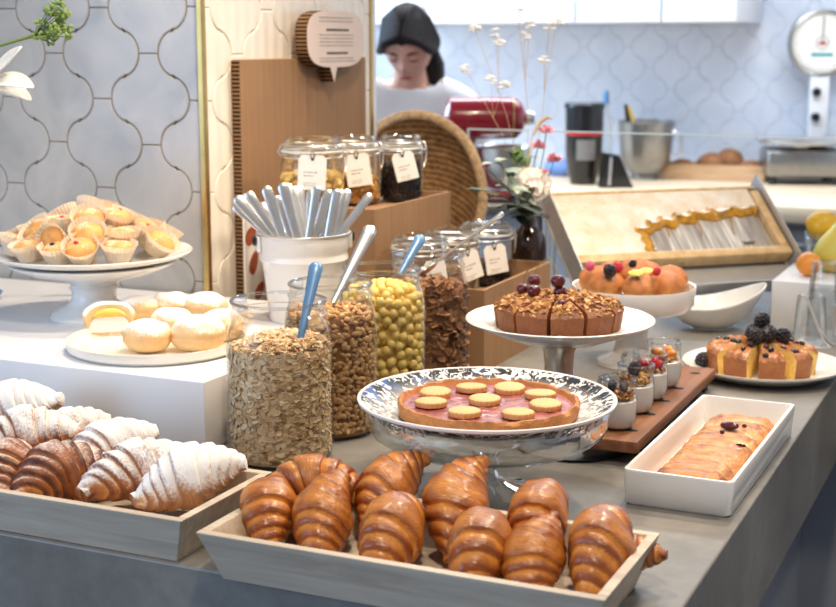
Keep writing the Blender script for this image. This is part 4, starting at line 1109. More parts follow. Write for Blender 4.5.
for (layer, front), ms in sorted(rows.items()):
    ms.sort(key=lambda m: pxof(m[1], m[2], m[3]))
    for i, (ly, x, y, z, a, til) in enumerate(ms):
        lab = f'paper-cup mini cake, {ORD[i]} from left, {"front" if front else "back"} of the {LN[layer]} of the pile' if layer < 3 else f'paper-cup mini cake at the very top of the pile, {"front" if front else "rear"} {ORD[i]} one'
        t = thing('mini_cake', lab, 'mini cake', (x, y, z), (0, 0, 0), 'paper-cup cakes piled on the stand')
        t.rotation_euler = (RZ(a) @ RY(til) @ RZ(rn.uniform(0, 6))).to_euler()
        s = rn.uniform(1.0, 1.2); sd = Vector((i * 3.3, layer * 5.1 + (7 if front else 0), 0))
        MB().lathe([(.0, .001), (.0155 * s, .001), (.0245 * s, .024 * s), (.0268 * s, .0285 * s)], 84, rf=lambda r, z, a, i_: r * (1 + (.035 * cos(a * 28) * min(1, z / .008))) if r > .001 else r).build('paper_cup', M['paper_cup'], t)
        def dome(u, v):
            aa = 2 * pi * v; r = u * .0225 * s; nz = NZ.noise(Vector((r * cos(aa) * 70, r * sin(aa) * 70, 0)) + sd)
            return (r * cos(aa), r * sin(aa), .019 * s + .0105 * s * sqrt(max(0, 1 - u ** 2.2)) + .0035 * nz * (1 - u * .6)), {'groove': .35 + .35 * nz + .25 * u}
        MB().grid(dome, 10, 30, closed_v=True).build('cake', M['mini_cake'], t)
        if rn.random() < .3:
            MB().sphere((.006, .002, .029 * s), (.005, .004, .0025), 10, 6).build('jam_spot', M['raspberry'] if rn.random() < .6 else M['blackberry'], t)

# round cakes cut into wedges
def wedge(label, c, z, a0, a1, rad, hs, hc, off, mats, group, cutmat=None, seed=0, name='cake_slice', toplump=.12):
    am = (a0 + a1) / 2; t = thing(name, label, 'cake slice', (c[0] + off * cos(am), c[1] + off * sin(am), z), (0, 0, am), group)
    h = (a1 - a0) / 2; sd = Vector((seed * 4.7, seed, 0)); mb = MB()
    def topz(u, q): return hc + (hs - hc) * u ** 1.8 + toplump * .02 * NZ.noise(Vector((u * 4, q * 4, 0)) + sd) - (.004 if u > .93 else 0)
    rm = lambda q: rad * (1 + .02 * NZ.noise(Vector((q * 2, 0, 0)) + sd))
    r0 = .04
    P = lambda u, q: (rm(q) * (r0 + (1 - r0) * u) * cos(q * h), rm(q) * (r0 + (1 - r0) * u) * sin(q * h))
    mb.grid(lambda u, v: ((*P(u, v * 2 - 1), topz(u, v * 2 - 1)), {'groove': .45 + .4 * NZ.noise(Vector((u * 6, v * 6, 2)) + sd) + (.3 if u > .9 else 0)}), 14, 12)
    mb.grid(lambda u, v: ((*[k * (1 - .05 * u) for k in P(1, v * 2 - 1)], topz(1, v * 2 - 1) * (1 - u)), {'groove': .62 + .1 * u}), 8, 12)
    mb.build('crust', M[mats], t)
    mc = MB()
    for q in (-1, 1): mc.grid(lambda u, v: ((*[k * (1 - .05 * v * u) for k in P(u, q)], topz(u, q) * (1 - v)), {'groove': .3 + .2 * NZ.noise(Vector((u * 9, v * 9, q)))}), 12, 6)
    for q in (-1, 1): mc.f
    mc.add([(*[k * .95 for k in P(1, -1)], .0), (*[k * .95 for k in P(1, 0)], .0), (*[k * .95 for k in P(1, 1)], .0), (*P(0, 0), 0)], [(0, 3, 2, 1)], None, 0, {'groove': .5})
    mc.build('cut_face', M[cutmat or mats], t)
    return t, P, topz, h
NS = 11; rn = random.Random(3); base = R(-66 - 14)
gl = disc_piece(.0042, .0013, 7, .25, 3)
slices = []
for k in range(NS):
    slices.append((base + 2 * pi * k / NS + .022, base + 2 * pi * (k + 1) / NS - .022))
def sl_label(am, nm, tail):
    d = (am - R(-66)) % (2 * pi)
    return d
order = sorted(range(NS), key=lambda k: ((slices[k][0] + slices[k][1]) / 2 - R(-66) + pi) % (2 * pi))
names_f = {}
for i, k in enumerate(order): names_f[k] = i
for k in range(NS):
    i = names_f[k]
    lab = f'granola-topped cake slice, {ORD[i]} going anticlockwise from the back of the cake ring'
    if abs(i - NS // 2) <= 2: lab = f'granola-topped cake slice facing the viewer, {ORD[i - NS // 2 + 2]} from left of the five front slices'
    t, P, topz, h = wedge(lab, (MX - .002, MY), ZM, *slices[k], .094, .034, .050, .0035, 'cake_crust', 'slices of the granola cake', None, k + 2)
    mb = MB()
    for j in range(70):
        u = sqrt(rn.random()) * .96 + .02; q = rn.uniform(-.92, .92); x, y = P(u, q)
        mb.add(*gl, T(x, y, topz(u, q) + .0008) @ RX(rn.gauss(0, .45)) @ RY(rn.gauss(0, .45)) @ RZ(rn.uniform(0, 6)) @ Matrix.Scale(rn.uniform(.6, 1.35), 4), 0, {'rnd': rn.random()})
    o = mb.build('granola_topping', M['granola'], t); o['kind'] = 'stuff'
for i, (px, py, z, r) in enumerate(((527, 279, ZM + .062, .0108), (534, 291, ZM + .055, .0108), (558, 281, ZM + .070, .0112), (560, 292, ZM + .053, .0105), (523, 289, ZM + .054, .0102), (561, 304, ZM + .045, .007))):
    c = at(px, py, z); d = (c - Vector((MX, MY, c.z))); 
    if d.length > .06: d = d.normalized() * .06
    c = Vector((MX, MY, z)) + Vector((d.x, d.y, 0))
    t = thing('cherry', ['dark cherry with a stem at the upper left of the cake top', 'dark cherry below the upper left one on the cake', 'dark cherry highest on the cake, right side', 'dark cherry under the highest one on the granola cake',
                         'dark cherry leftmost on the granola cake', 'small dark cherry wedged between front slices of the granola cake'][i], 'cherry', tuple(c), (0, 0, i * 1.3), 'cherries on the granola cake')
    MB().sphere((0, 0, 0), (r, r, r * .94), 20, 14, fn=lambda d: 1 - .14 * max(0, d.z - .8) / .2).build('fruit', M['cherry'], t)
    if i in (0, 2, 4): MB().tube([(0, 0, r * .8), (.003, .002, r + .008), (.010, .004, r + .017), (.018, .006, r + .023)], .0007, 6).build('stem', M['cherry_stem'], t)
NB = 9; rn = random.Random(9); base = R(-66 - 62)
for k in range(NB):
    a0, a1 = base + 2 * pi * k / NB, base + 2 * pi * (k + 1) / NB
    g = .09 if k in (0, 1, 2, 3) else .03
    lab = ['sugar dusted berry cake slice at the left front, wide cut face showing', 'berry cake slice in the front centre of the right plate', 'berry cake slice right of the front gap on the right plate', 'berry cake slice at the right end of the right plate'][k] if k < 4 else f'berry cake slice at the back of the right plate, {ORD[k - 4]} going anticlockwise'
    t, P, topz, h = wedge(lab, (BX - .004, BY), ZC + .0068, a0 + g, a1 - g, .086, .040, .050, .006, 'berry_cake', 'slices of the berry cake', 'berry_crumb', k + 20, toplump=.34)
    for j in range(3):
        u = rn.uniform(.35, .9); q = rn.uniform(-.6, .6); x, y = P(u, q)
        MB().sphere((x, y, topz(u, q) + .001), (.0058, .0055, .005), 12, 8, fn=lambda d: 1 + .12 * NZ.noise(d * 3)).build('baked_berry', M['blackberry'], t)
def drupe(name, lab, c, r, mat, group, sy=1.15):
    t = thing(name, lab, 'berry', tuple(c), (random.Random(lab).uniform(-.6, .6), random.Random(lab + 'b').uniform(-.6, .6), random.Random(lab + 'c').uniform(0, 6)), group)
    mb = MB(); n = 46
    for i in range(n):
        z = 1 - 2 * (i + .5) / n; a = i * 2.39996; q = sqrt(1 - z * z)
        mb.sphere((q * cos(a) * r * .78, q * sin(a) * r * .78, z * r * .78 * sy), r * .27, 8, 6)
    mb.sphere((0, 0, 0), (r * .82, r * .82, r * .82 * sy), 12, 8)
    mb.build('fruit', M[mat], t); return t
for i, (dx, dy, dz, lab) in enumerate(((-.014, -.004, .062, 'blackberry at the left of the cluster on the berry cake'), (.012, -.010, .063, 'blackberry at the right front of the cluster on the berry cake'),
        (.000, .018, .064, 'blackberry at the back of the cluster on the berry cake'), (-.002, .003, .082, 'blackberry on top of the cluster on the berry cake'), (.034, .004, .058, 'blackberry lowest on the right of the cluster on the berry cake'), (-.006, -.026, .060, 'blackberry at the very front of the cluster on the berry cake'))):
    drupe('blackberry', lab, (BX - .004 + dx, BY + dy, ZC + dz + .010), .0138, 'blackberry', 'blackberries on the berry cake')
drupe('blackberry', 'single blackberry lying on the plate left of the berry cake', at(703, 360, ZC + .022), .0135, 'blackberry', None)

# muffins
mf = [(.0, .006, .012)] + [(.066 * cos(R(-66 + 51.4 * k)), .066 * sin(R(-66 + 51.4 * k)), 0) for k in range(7)]
ml = ['muffin in the centre of the muffin stand, raised above the ring', 'berry muffin at the very front of the muffin stand', 'berry muffin right of the front one on the muffin stand', 'berry muffin at the right end of the muffin stand',
      'berry muffin at the back right of the muffin stand', 'berry muffin at the back left of the muffin stand', 'berry muffin at the left end of the muffin stand', 'berry muffin left of the front one on the muffin stand']
for i, (dx, dy, dz) in enumerate(mf):
    t = thing('muffin', ml[i], 'muffin', (UX + dx, UY + dy, ZU + .003 + dz), (0, 0, i), 'berry muffins on the stand'); sd = Vector((i * 5.3, 1, 0))
    def f(u, v):
        a = 2 * pi * v; prof = [(0, 0), (.6, 0), (.72, .004), (.94, .022), (1.06, .028), (1.07, .033), (.96, .040), (.7, .048), (.35, .053), (0, .054)]
        k, z = prof[int(round(u * 9))]; w = 1 + .07 * NZ.noise(Vector((cos(a) * 1.5, sin(a) * 1.5, z * 30)) + sd) + .05 * NZ.noise(Vector((cos(a) * 4, sin(a) * 4, z * 80)) + sd)
        return (.0295 * k * w * cos(a), .0295 * k * w * sin(a), z * (1 + .10 * NZ.noise(Vector((cos(a) * k * 2, sin(a) * k * 2, 3)) + sd) + .06 * NZ.noise(Vector((cos(a) * k * 5, sin(a) * k * 5, 3)) + sd))), {'groove': .05 + .85 * max(0, min(1, (z - .024) / .02)) * (.6 + .4 * k) + .35 * NZ.noise(Vector((cos(a) * 3, sin(a) * 3, k * 3)) + sd)}
    MB().grid(f, 9, 40, closed_v=True).build('muffin_body', M['muffin_crust'], t)
for i, (px, py, nm, mat, r, lab) in enumerate(((603, 272, 'blackberry', 'blackberry', .011, 'blackberry between the muffins, left of centre'), (633, 265, 'blackberry', 'blackberry', .008, 'blackberry at the back of the muffins, centre'),
        (618, 267, 'raspberry', 'raspberry', .009, 'red raspberry on the muffins near the centre back'), (601, 291, 'raspberry', 'raspberry', .009, 'dark red raspberry low at the front rim of the muffin stand'), (673, 277, 'raspberry', 'raspberry', .007, 'small red raspberry on the right-hand muffins'), (590, 266, 'raspberry', 'pink_bits', .008, 'pink berry on the left-hand muffins'))):
    c = at(px, py, ZU + (.062 if i != 3 else .018)); d = c - Vector((UX, UY, c.z)); 
    if d.length > .085: c = Vector((UX, UY, c.z)) + d.normalized() * .085
    drupe(nm, lab, c, r, mat, 'berries scattered on the muffins')
for i, (px, py, lab) in enumerate(((636, 273, 'pale yellow petal piece on the front centre muffin'), (646, 271, 'pale yellow petal piece on the muffins, right of centre'))):
    c = at(px, py, ZU + .060); o = MB().sphere((0, 0, 0), (.013, .009, .004), 12, 8, RX(.4), fn=lambda d: 1 + .3 * NZ.noise(d * 2)).build('petal', M['cream_filling'], None, True, tuple(c)); tag(o, lab, 'petal')

# strudel
t = thing('strudel', 'golden braided strudel with a dark fruit window lying in the white dish', 'strudel', (DX + .004, DY - .003, ZC + .0062), (0, 0, R(-1)))
def strudel(u, v):
    s = v * 2 - 1; y = -.160 + .320 * u; ph = u * 9.3 + .30 * s * s + .28 * NZ.noise(Vector((u * 4, s * 1.2, 0))); fr = ph - math.floor(ph); kk = math.floor(ph)
    e = min(1, u / .04, (1 - u) / .04); e = sqrt(max(0, 1 - (1 - e) ** 2))
    w = .0465 * (.90 + .10 * e) * (1 + .045 * NZ.noise(Vector((kk * 1.7, s, 4))) + .03 * (fr - .5) + .02 * NZ.noise(Vector((u * 40, s * 2, 4))))
    a = s * pi / 2; x = w * math.copysign(abs(sin(a)) ** .72, s); c = abs(cos(a))
    gap = math.exp(-(min(fr, 1 - fr) / .07) ** 2) * .0030 * c ** .3
    z = .0265 * c ** .42 * (.5 + .5 * e) + (.0045 * fr ** .6 * c ** .3) - gap + .0030 * NZ.noise(Vector((u * 18, s * 4, 1))) * c + .0012 * NZ.noise(Vector((u * 70, s * 9, 1)))
    return (x, y, max(0, z)), {'groove': .36 + .45 * fr ** 1.3 + .55 * NZ.noise(Vector((u * 12, s * 4, 7))) + .2 * NZ.noise(Vector((u * 40, s * 14, 7))) + (.3 if u < .08 else 0)}
MB().grid(strudel, 300, 56).build('pastry', M['strudel_crust'], t)
mb = MB(); mb.sphere((.0, .062, .0355), (.013, .0075, .005), 16, 10, fn=lambda d: 1 + .25 * NZ.noise(d * 4)); mb.build('fruit_window', M['cherry'], t)
for k, (x, y) in enumerate(((.018, .072), (-.002, .028), (.030, -.002))):
    MB().sphere((x, y, .0345 if k < 2 else .028), (.0035 if k < 2 else .007, .003, .003), 10, 8).build('fruit_spot', M['cherry'], t)

# yogurt glasses
YS = [1.797, 1.890, 1.972, 2.056]
gp = disc_piece(.0038, .002, 7, .3, 4)
for i, y in enumerate(YS):
    w = ['nearest', 'second from near end', 'third from near end', 'farthest'][i]; x = -.5135 - .001 * i
    t = thing('yogurt_glass', f'glass of yogurt {["topped with granola", "topped with blackberry", "topped with red fruit", "topped with peaches"][i]}, {w} on the walnut board', 'glass', (x, y, ZY), group='yogurt glasses on the board')
    MB().lathe([(.0, .003), (.021, .003), (.0235, .006), (.0262, .018), (.0266, .030), (.0262, .044), (.0248, .054), (.0252, .060), (.0262, .066), (.0262, .070), (.025, .0705)], 44).build('glass_body', M['glass'], t)
    MB().torus(.0256, .0011, .070, 44, 6).build('rim', M['glass_thick'], t)
    o = MB().lathe([(.0, .001), (.020, .001), (.0225, .004), (.0250, .015), (.0254, .027), (.0251, .037), (.024, .0378), (.0, .0375)], 40).build('yogurt', M['yogurt'], None, True, (x, y, ZY + .0028)); tag(o, f'white yogurt inside the {w} glass on the board', 'yogurt', kind='stuff')
    rn = random.Random(70 + i); mb = MB()
    for k in range(150 if i < 2 else 60):
        a = rn.uniform(0, 6.28); q = sqrt(rn.random()) * .0205
        mb.add(*gp, T(q * cos(a), q * sin(a), rn.uniform(.001, .012 if i < 2 else .006)) @ rand_rot(rn) @ Matrix.Scale(rn.uniform(.7, 1.2), 4), 0, {'rnd': rn.random()})
    o = mb.build('granola', M['granola'], None, True, (x, y, ZY + .0405)); tag(o, f'golden granola on the yogurt in the {w} glass', 'granola', kind='stuff')
    if i == 0:
        for k in range(4): drupe('blackberry', f'dark berry in the nearest yogurt glass, {["left", "front", "right", "rear"][k]} one', (x + .011 * cos(2.6 + 1.57 * k), y + .011 * sin(2.6 + 1.57 * k), ZY + .0585), .0058, 'blackberry', 'dark berries in the nearest yogurt glass')
    elif i == 1: drupe('blackberry', 'blackberry on the granola of the second yogurt glass', (x - .002, y, ZY + .063), .0095, 'blackberry', None)
    else:
        nm, mat, lab = (('strawberry_piece', 'raspberry', 'red strawberry piece in the third yogurt glass'), ('peach_piece', 'orange', 'orange peach piece in the farthest yogurt glass'))[i - 2]
        for k in range(5):
            a = 1.2566 * k; o = MB().sphere((0, 0, 0), (.0085, .006, .006), 12, 8, rand_rot(rn), fn=lambda d: 1 + .15 * NZ.noise(d * 2 + Vector((k, 0, 0)))).build(nm, M[mat] if k != 2 else M['petal_peach'], None, True, (x + .0125 * cos(a), y + .0125 * sin(a), ZY + .052 + .003 * (k % 2)))
            tag(o, f'{lab}, {["rightmost", "right rear", "left rear", "left front", "right front"][k]} one' if k != 2 else f'pale fruit piece at the rear of the {["third", "farthest"][i - 2]} yogurt glass', 'fruit piece', f'fruit pieces in the {["third", "farthest"][i - 2]} yogurt glass')

# ------------------------------------------------------------------ spoon bucket
KX, KY = -1.112, 2.006
t = thing('bucket', 'white enamel bucket with dark rim lugs full of steel spoons', 'bucket', (KX, KY, ZB))
MB().lathe([(.0, .004), (.052, .004), (.056, .0), (.058, .004), (.066, .075), (.070, .098), (.0735, .103), (.072, .110), (.0715, .116), (.0745, .121), (.075, .142), (.0775, .1435), (.0775, .1465), (.0745, .147), (.071, .12), (.063, .07), (.054, .008), (.0, .008)], 64).build('bucket_body', M['enamel'], t)
MB().torus(.0768, .0018, .1455, 64, 8).build('rolled_rim', M['steel'], t)
for s in (1, -1):
    d = YAW + pi + .35 if s > 0 else YAW + .35
    l = MB().box((.0775, 0, .130), (.006, .022, .026), RZ(d), bev=.0025).build('lug', M['enamel'], t)
    MB().torus(.007, .0025, 0, 18, 8, RZ(d) @ T(.083, 0, .136) @ RY(pi / 2)).build('lug_ring', M['black_plastic'], l)
tips = [(30, 128, 168, 252, 0), (38, 92, 205, 270, .5), (66, 84, 215, 275, -.6), (92, 70, 235, 285, .7), (150, 122, 250, 290, -.4), (173, 48, 240, 292, .9), (216, 88, 275, 270, -.8), (228, 100, 285, 290, .3), (248, 32, 322, 296, .85),
        (270, 30, 330, 296, .2), (300, 46, 345, 280, -.5), (322, 42, 350, 270, -.9), (405, 45, 362, 298, .9), (460, 62, 390, 298, .6), (430, 120, 435, 275, -.3), (497, 58, 465, 290, .7), (518, 62, 480, 285, .1), (545, 60, 500, 280, -.4), (648, 78, 510, 275, .3), (380, 60, 375, 270, -.9)]
ordr = sorted(range(len(tips)), key=lambda i: tips[i][0])
for i, (tx, ty, bx, by, dep) in enumerate(tips):
    Dp = 2.305 - .045 * dep
    tip = dpt(230 + tx * .2141, 180 + ty * .2141, Dp); rim = dpt(230 + bx * .2141, 180 + by * .2141, Dp)
    # keep the crossing inside the rim
    v = Vector((rim.x - KX, rim.y - KY, 0)); 
    if v.length > .060: v = v.normalized() * .060
    rim = Vector((KX + v.x, KY + v.y, ZB + .144)); d = (tip - rim).normalized()
    k = .125 / max(.35, -(-d.z)); end = rim - d * min(.12 / max(.3, d.z), .15)
    v = Vector((end.x - KX, end.y - KY, 0)); 
    if v.length > .045: end = Vector((KX, KY, end.z)) + v.normalized() * .045
    end.z = max(end.z, ZB + .02)
    j = ordr.index(i)
    sp = long_spoon('steel_spoon', f'steel spoon standing handle up in the white bucket, {ORD[j]} handle tip from left', end, tip, 'steel', .0090 if i % 3 else .0078, False, .25)
    sp['group'] = 'steel spoons in the bucket'

# ------------------------------------------------------------------ honeycomb frame on its metal rest
A0 = at(575, 269, 1.008); HA = R(42); HT = R(38); HW, HH = .492, .206
F_ = RX(HT)      # frame plane: x along, y up the slope
t = thing('comb_rest', 'slanted sheet metal rest carrying the honeycomb frame', 'stand', tuple(A0), (0, 0, HA))
MB().box((HW / 2, HH / 2 - .03, -.021), (HW + .016, HH + .075, .003), F_).build('back_plate', M['sheet_metal'], t, False)
for s, nm in ((-.004, 'side_plate'), (HW + .004, 'side_plate')):
    MB().box((s, HH / 2 - .01, .006), (.0025, HH + .05, .056), F_).build(nm, M['sheet_metal'], t, False)
MB().box((HW / 2, -.0675, -.006), (HW + .016, .003, .033), F_).build('drip_lip', M['sheet_metal'], t, False)
for x in (.045, .415):
    MB().prism([(-.012, 0), (.012, 0), (.012, 1), (-.012, 1)], 0, .02, T(x, .055, ZC - A0.z) @ Matrix.Diagonal((1, 1, 1, 1)) @ RX(pi / 2) @ Matrix.Diagonal((1, A0.z - ZC + .034, 1, 1))).build('leg', M['steel_dark'], t, False)
t = thing('honeycomb_frame', 'wooden frame of honeycomb, pale capped wax with a scraped hole at right', 'honeycomb', tuple(A0), (0, 0, HA))
for nm, c, d in (('bottom_bar', (HW / 2, .010, .004), (HW - .002, .021, .030)), ('top_bar', (HW / 2, HH - .004, .002), (HW - .002, .008, .024)), ('side_bar', (.0035, HH / 2, .002), (.005, HH - .04, .024)), ('side_bar', (HW - .011, HH / 2, .004), (.020, HH - .04, .030))):
    MB().box(c, d, F_, bev=.002).build(nm, M['frame_wood'], t)
x0, x1, y0, y1 = .0065, HW - .022, .021, HH - .0085
MB().box(((x0 + x1) / 2, (y0 + y1) / 2, -.006), (x1 - x0, y1 - y0, .010), F_).build('open_cells', M['comb_cells'], t, False)
hole = [(.345, .0), (.335, .07), (.350, .14), (.338, .22), (.352, .30), (.33, .36), (.345, .44), (.395, .45), (.41, .54), (.455, .53), (.485, .60), (.53, .565), (.565, .645), (.615, .62), (.66, .69), (.71, .655), (.755, .72), (.81, .68), (.86, .735), (.915, .69), (.955, .72), (1.0, .70)]
def sm(pts, n=4):
    q = []
    for i in range(len(pts) - 1):
        p0, p1, p2, p3 = pts[max(i - 1, 0)], pts[i], pts[i + 1], pts[min(i + 2, len(pts) - 1)]
        for k in range(n):
            s = k / n; q.append(tuple(.5 * (2 * p1[j] + (p2[j] - p0[j]) * s + (2 * p0[j] - 5 * p1[j] + 4 * p2[j] - p3[j]) * s * s + (3 * p1[j] - p0[j] - 3 * p2[j] + p3[j]) * s ** 3) for j in (0, 1)))
    return q + [pts[-1]]
hs = sm(hole)
SCL = lambda p: (x0 + (x1 - x0) * p[0], y0 + (y1 - y0) * p[1])
MB().prism([SCL(p) for p in [(0, 0)] + hs + [(1, 1), (0, 1)]], -.001, .0125, F_).build('capped_wax', M['wax_cap'], t, False)
rn = random.Random(6)
inn = []
for i, p in enumerate(hs):
    j = min(i + 1, len(hs) - 1); k = max(i - 1, 0); dx, dy = hs[j][0] - hs[k][0], (hs[j][1] - hs[k][1]) * .45; l = sqrt(dx * dx + dy * dy) or 1
    w = .042 + .03 * abs(NZ.noise(Vector((i * .35, 0, 0)))) * 2
    inn.append((min(1, p[0] + dy / l * w), max(0, p[1] - dx / l * w * 2.2)))
qa = [SCL(p) for p in hs]; qb = [SCL(p) for p in inn]
mb = MB(); n = len(qa)
vs = [(*p, .0128) for p in qa] + [((a[0] * .5 + b[0] * .5), (a[1] * .5 + b[1] * .5), .0155) for a, b in zip(qa, qb)] + [(*p, .006) for p in qb] + [(*p, -.001) for p in qb]
fs = []
for r_ in range(3):
    for i in range(n - 1): fs.append((r_ * n + i, r_ * n + i + 1, (r_ + 1) * n + i + 1, (r_ + 1) * n + i))
mb.add(vs, fs, F_); mb.build('torn_comb_edge', M['honey'], t)
for k in range(3):
    xx = .50 + .17 * k; yy = .52 + .06 * k
    p = SCL((xx, yy)); mb = MB(); mb.tube([F_ @ Vector((p[0] + .004 * sin(j), p[1] - .012 * j, .002)) for j in range(4 + k % 3)], .0011, 6); mb.build('honey_thread', M['honey'], t)

# ------------------------------------------------------------------ right-hand corner: riser, fruit, glasses, tongs
t = thing('display_riser', 'white box riser under the fruit at the right edge', 'riser', (-.211, 2.885, ZC))
MB().box((0, 0, .05), (.53, .33, .10), bev=.0025).build('box_body', M['matte_white'], t)
def tumbler(label, x, y, z, r=.032, h=.095, up=True, group=None):
    t = thing('tumbler', label, 'glass', (x, y, z), group=group)
    pf = [(.0, .006), (r * .74, .006), (r * .80, .0), (r * .86, .006), (r, h), (r * .95, h)] if up else [(r, .0), (r * .96, .02), (r * .82, h - .006), (r * .76, h), (.0, h - .004)]
    MB().lathe(pf, 40).build('glass_body', M['glass_thick'], t); return t
tumbler('clear tumbler under the lemon on the right white riser', -.425, 3.005, ZB, .037, .062)
t = thing('lemon', 'yellow lemon sitting on the rim of a clear tumbler', 'fruit', (-.425, 3.005, ZB + .062 + .014), (0, .3, .4))
MB().sphere((0, 0, 0), (.0345, .033, .033), 24, 16, fn=lambda d: 1 + .12 * max(0, abs(d.x) - .88) / .12 + .01 * NZ.noise(d * 6)).build('peel', M['lemon'], t)
def pear(label, x, y, z, s, rot, mat='pear_skin'):
    t = thing('pear', label, 'fruit', (x, y, z), rot, 'pears on the right riser')
    MB().lathe([(.0, .0), (.018, .001), (.032, .012), (.038, .03), (.034, .05), (.023, .072), (.016, .088), (.010, .097), (.0, .099)], 32, Matrix.Scale(s, 4), rf=lambda r, z, a, i: r * (1 + .04 * sin(a * 2 + z * 20))).build('fruit_body', M[mat], t)
    MB().tube([(0, 0, .096 * s), (.003, 0, .108 * s), (.008, 0, .118 * s)], .0018, 6).build('stem', M['leaf_dark'], t)
pear('large yellow-green pear on the right riser, nearest the frame edge', -.392, 2.865, ZB, 1.12, (0, .38, .9))
pear('pear behind the large one at the right picture edge', -.325, 2.93, ZB, 1.1, (0, -.15, 2))
t = thing('apricot', 'orange apricot in front of the pears on the right riser', 'fruit', (-.420, 2.80, ZB + .024), (0, 0, .6))
MB().sphere((0, 0, 0), (.0245, .024, .024), 24, 16, fn=lambda d: 1 - .05 * math.exp(-(d.y / .12) ** 2) * (d.x > 0)).build('peel', M['orange'], t)
t = thing('serving_tray', 'white rectangular tray carrying the upturned tumblers at right', 'tray', (-.287, 2.578, ZC))
mb = MB(); loft(mb, [(rr(.118, .078, .006), 0), (rr(.122, .082, .008), .022), (rr(.119, .079, .007), .024), (rr(.116, .076, .006), .010)]); mb.build('tray_body', M['matte_white'], t)
ZG = ZC + .0105
for x, y, z, u, lab in ((-.374, 2.548, ZG, False, 'upturned tumbler at the front left of the white tray, by the tongs'), (-.362, 2.618, ZG, False, 'upturned tumbler at the back left of the white tray, lower one'), (-.362, 2.618, ZG + .052, False, 'upturned tumbler nested on the back left one'),
                        (-.297, 2.563, ZG, False, 'upturned tumbler at the right of the white tray, lower one'), (-.297, 2.563, ZG + .052, False, 'upturned tumbler nested on the right lower one'), (-.285, 2.631, ZG, False, 'upturned tumbler at the back right of the white tray')):
    tumbler(lab, x, y, z, .031, .095, u, 'upturned tumblers on the white tray')
t = thing('tongs', 'steel serving tongs leaning across the tumblers on the white tray', 'tongs', (-.33, 2.50, ZG))
pa = at(800, 285, 1.02); 
for s in (0, 1):
    b0 = Vector((-.322 + .016 * s, 2.507, ZG + .012)); a0 = Vector((-.377 + .05 * s, 2.502, 1.012 - .012 * s))
    o_ = Vector((-.33, 2.50, ZG)); c0 = b0.lerp(a0, .45) + Vector((-.006, -.004, -.006))
    MB().tube([b0 - o_, b0.lerp(c0, .5) - o_ + Vector((0, -.004, -.004)), c0 - o_, c0.lerp(a0, .5) - o_, a0 - o_], [.012, .009, .006, .0055, .006], 12, flat=.45).build('arm', M['steel'], t)

# ------------------------------------------------------------------ flowers
def leaf(mb, p0, d, up, L, w, bend=.25, M_=None, cup=.15):
    d = Vector(d).normalized(); up = Vector(up); s = d.cross(up).normalized(); n = s.cross(d).normalized(); p0 = Vector(p0)
    def f(u, v):
        q = (v * 2 - 1) * w * sin(pi * min(1, u * .94 + .03)) ** .8
        return tuple(p0 + d * (L * u) + s * q + n * (-bend * L * u * u + cup * abs(q)))
    return mb.grid(f, 10, 4)
VX, VY = -.948, 2.640
t = thing('bottle_vase', 'brown glass bottle used as a vase behind the low cardboard box', 'vase', (VX, VY, ZC))
MB().lathe([(.0, .0), (.032, .0), (.036, .006), (.036, .150), (.033, .170), (.018, .188), (.0145, .196), (.0145, .222), (.0175, .224), (.0175, .234), (.0135, .235)], 40).build('bottle', M['brown_glass'], t)
VT = Vector((VX, VY, ZC + .232))
def flower_thing(name, label, cat, group=None):
    return thing(name, label, cat, tuple(VT - Vector((0, 0, .12))), group=group)
def rel(p): return Vector(p) - (VT - Vector((0, 0, .12)))
def stem_to(mb, p, r=.0014, sway=.02, rn=random.Random(1)):
    a = Vector((0, 0, 0)); b = Vector((0, 0, .115)); c = Vector(p); m = b.lerp(c, .5) + Vector((rn.uniform(-sway, sway), rn.uniform(-sway, sway), .01))
    return mb.tube([a, b] + [b.lerp(m, k / 4).lerp(m.lerp(c, k / 4), k / 4) for k in range(1, 5)], r, 6)
t = flower_thing('peony', 'large pale peach peony leaning right out of the brown bottle', 'flower')
pc = rel(dpt(529, 186, 2.74)); mb = MB(); stem_to(mb, pc - Vector((0, 0, .02)), .0022); mb.build('stem', M['stem'], t)
mb = MB(); rn = random.Random(2)
for k in range(70):
    z = 1 - 2 * (k + .5) / 70; a = k * 2.39996; q = sqrt(1 - z * z); d = Vector((q * cos(a), q * sin(a), z * .75))
    tg = Vector((rn.gauss(0, 1), rn.gauss(0, 1), rn.gauss(0, 1))).cross(d).normalized(); leaf(mb, pc + d * .030 - tg * .016, tg + d * .35, d, .036 * rn.uniform(.85, 1.1), .020, .25, None, .35)
mb.sphere(tuple(pc), (.033, .033, .027), 24, 16, fn=lambda d: 1 + .12 * NZ.noise(d * 5)); mb.build('petals', M['petal_peach'], t)
for k, (px, py, d, r, lab) in enumerate(((546, 133, 2.72, .015, 'small pink flower, highest of the bouquet at right'), (538, 147, 2.70, .014, 'small pink flower just below the highest one'), (554, 161, 2.70, .015, 'small pink flower farthest right above the peony'), (545, 173, 2.69, .007, 'tiny pink bud directly above the peony'), (486, 168, 2.68, .008, 'small pale pink bud at the left of the bouquet'))):
    t = flower_thing('pink_flower', lab, 'flower', 'small pink flowers in the bouquet'); c = rel(dpt(px, py, d)); mb = MB(); stem_to(mb, c, .0011, .015, random.Random(k)); mb.build('stem', M['stem'], t)
    mb = MB(); rn = random.Random(k + 4)
    for j in range(22):
        dd = Vector((rn.gauss(0, 1), rn.gauss(0, 1), abs(rn.gauss(0, .8)) + .2)).normalized(); leaf(mb, c + dd * .002, dd, Vector((rn.gauss(0, 1), rn.gauss(0, 1), .3)), r, r * .42, -.1)
    mb.build('petals', M['petal_pink'], t)
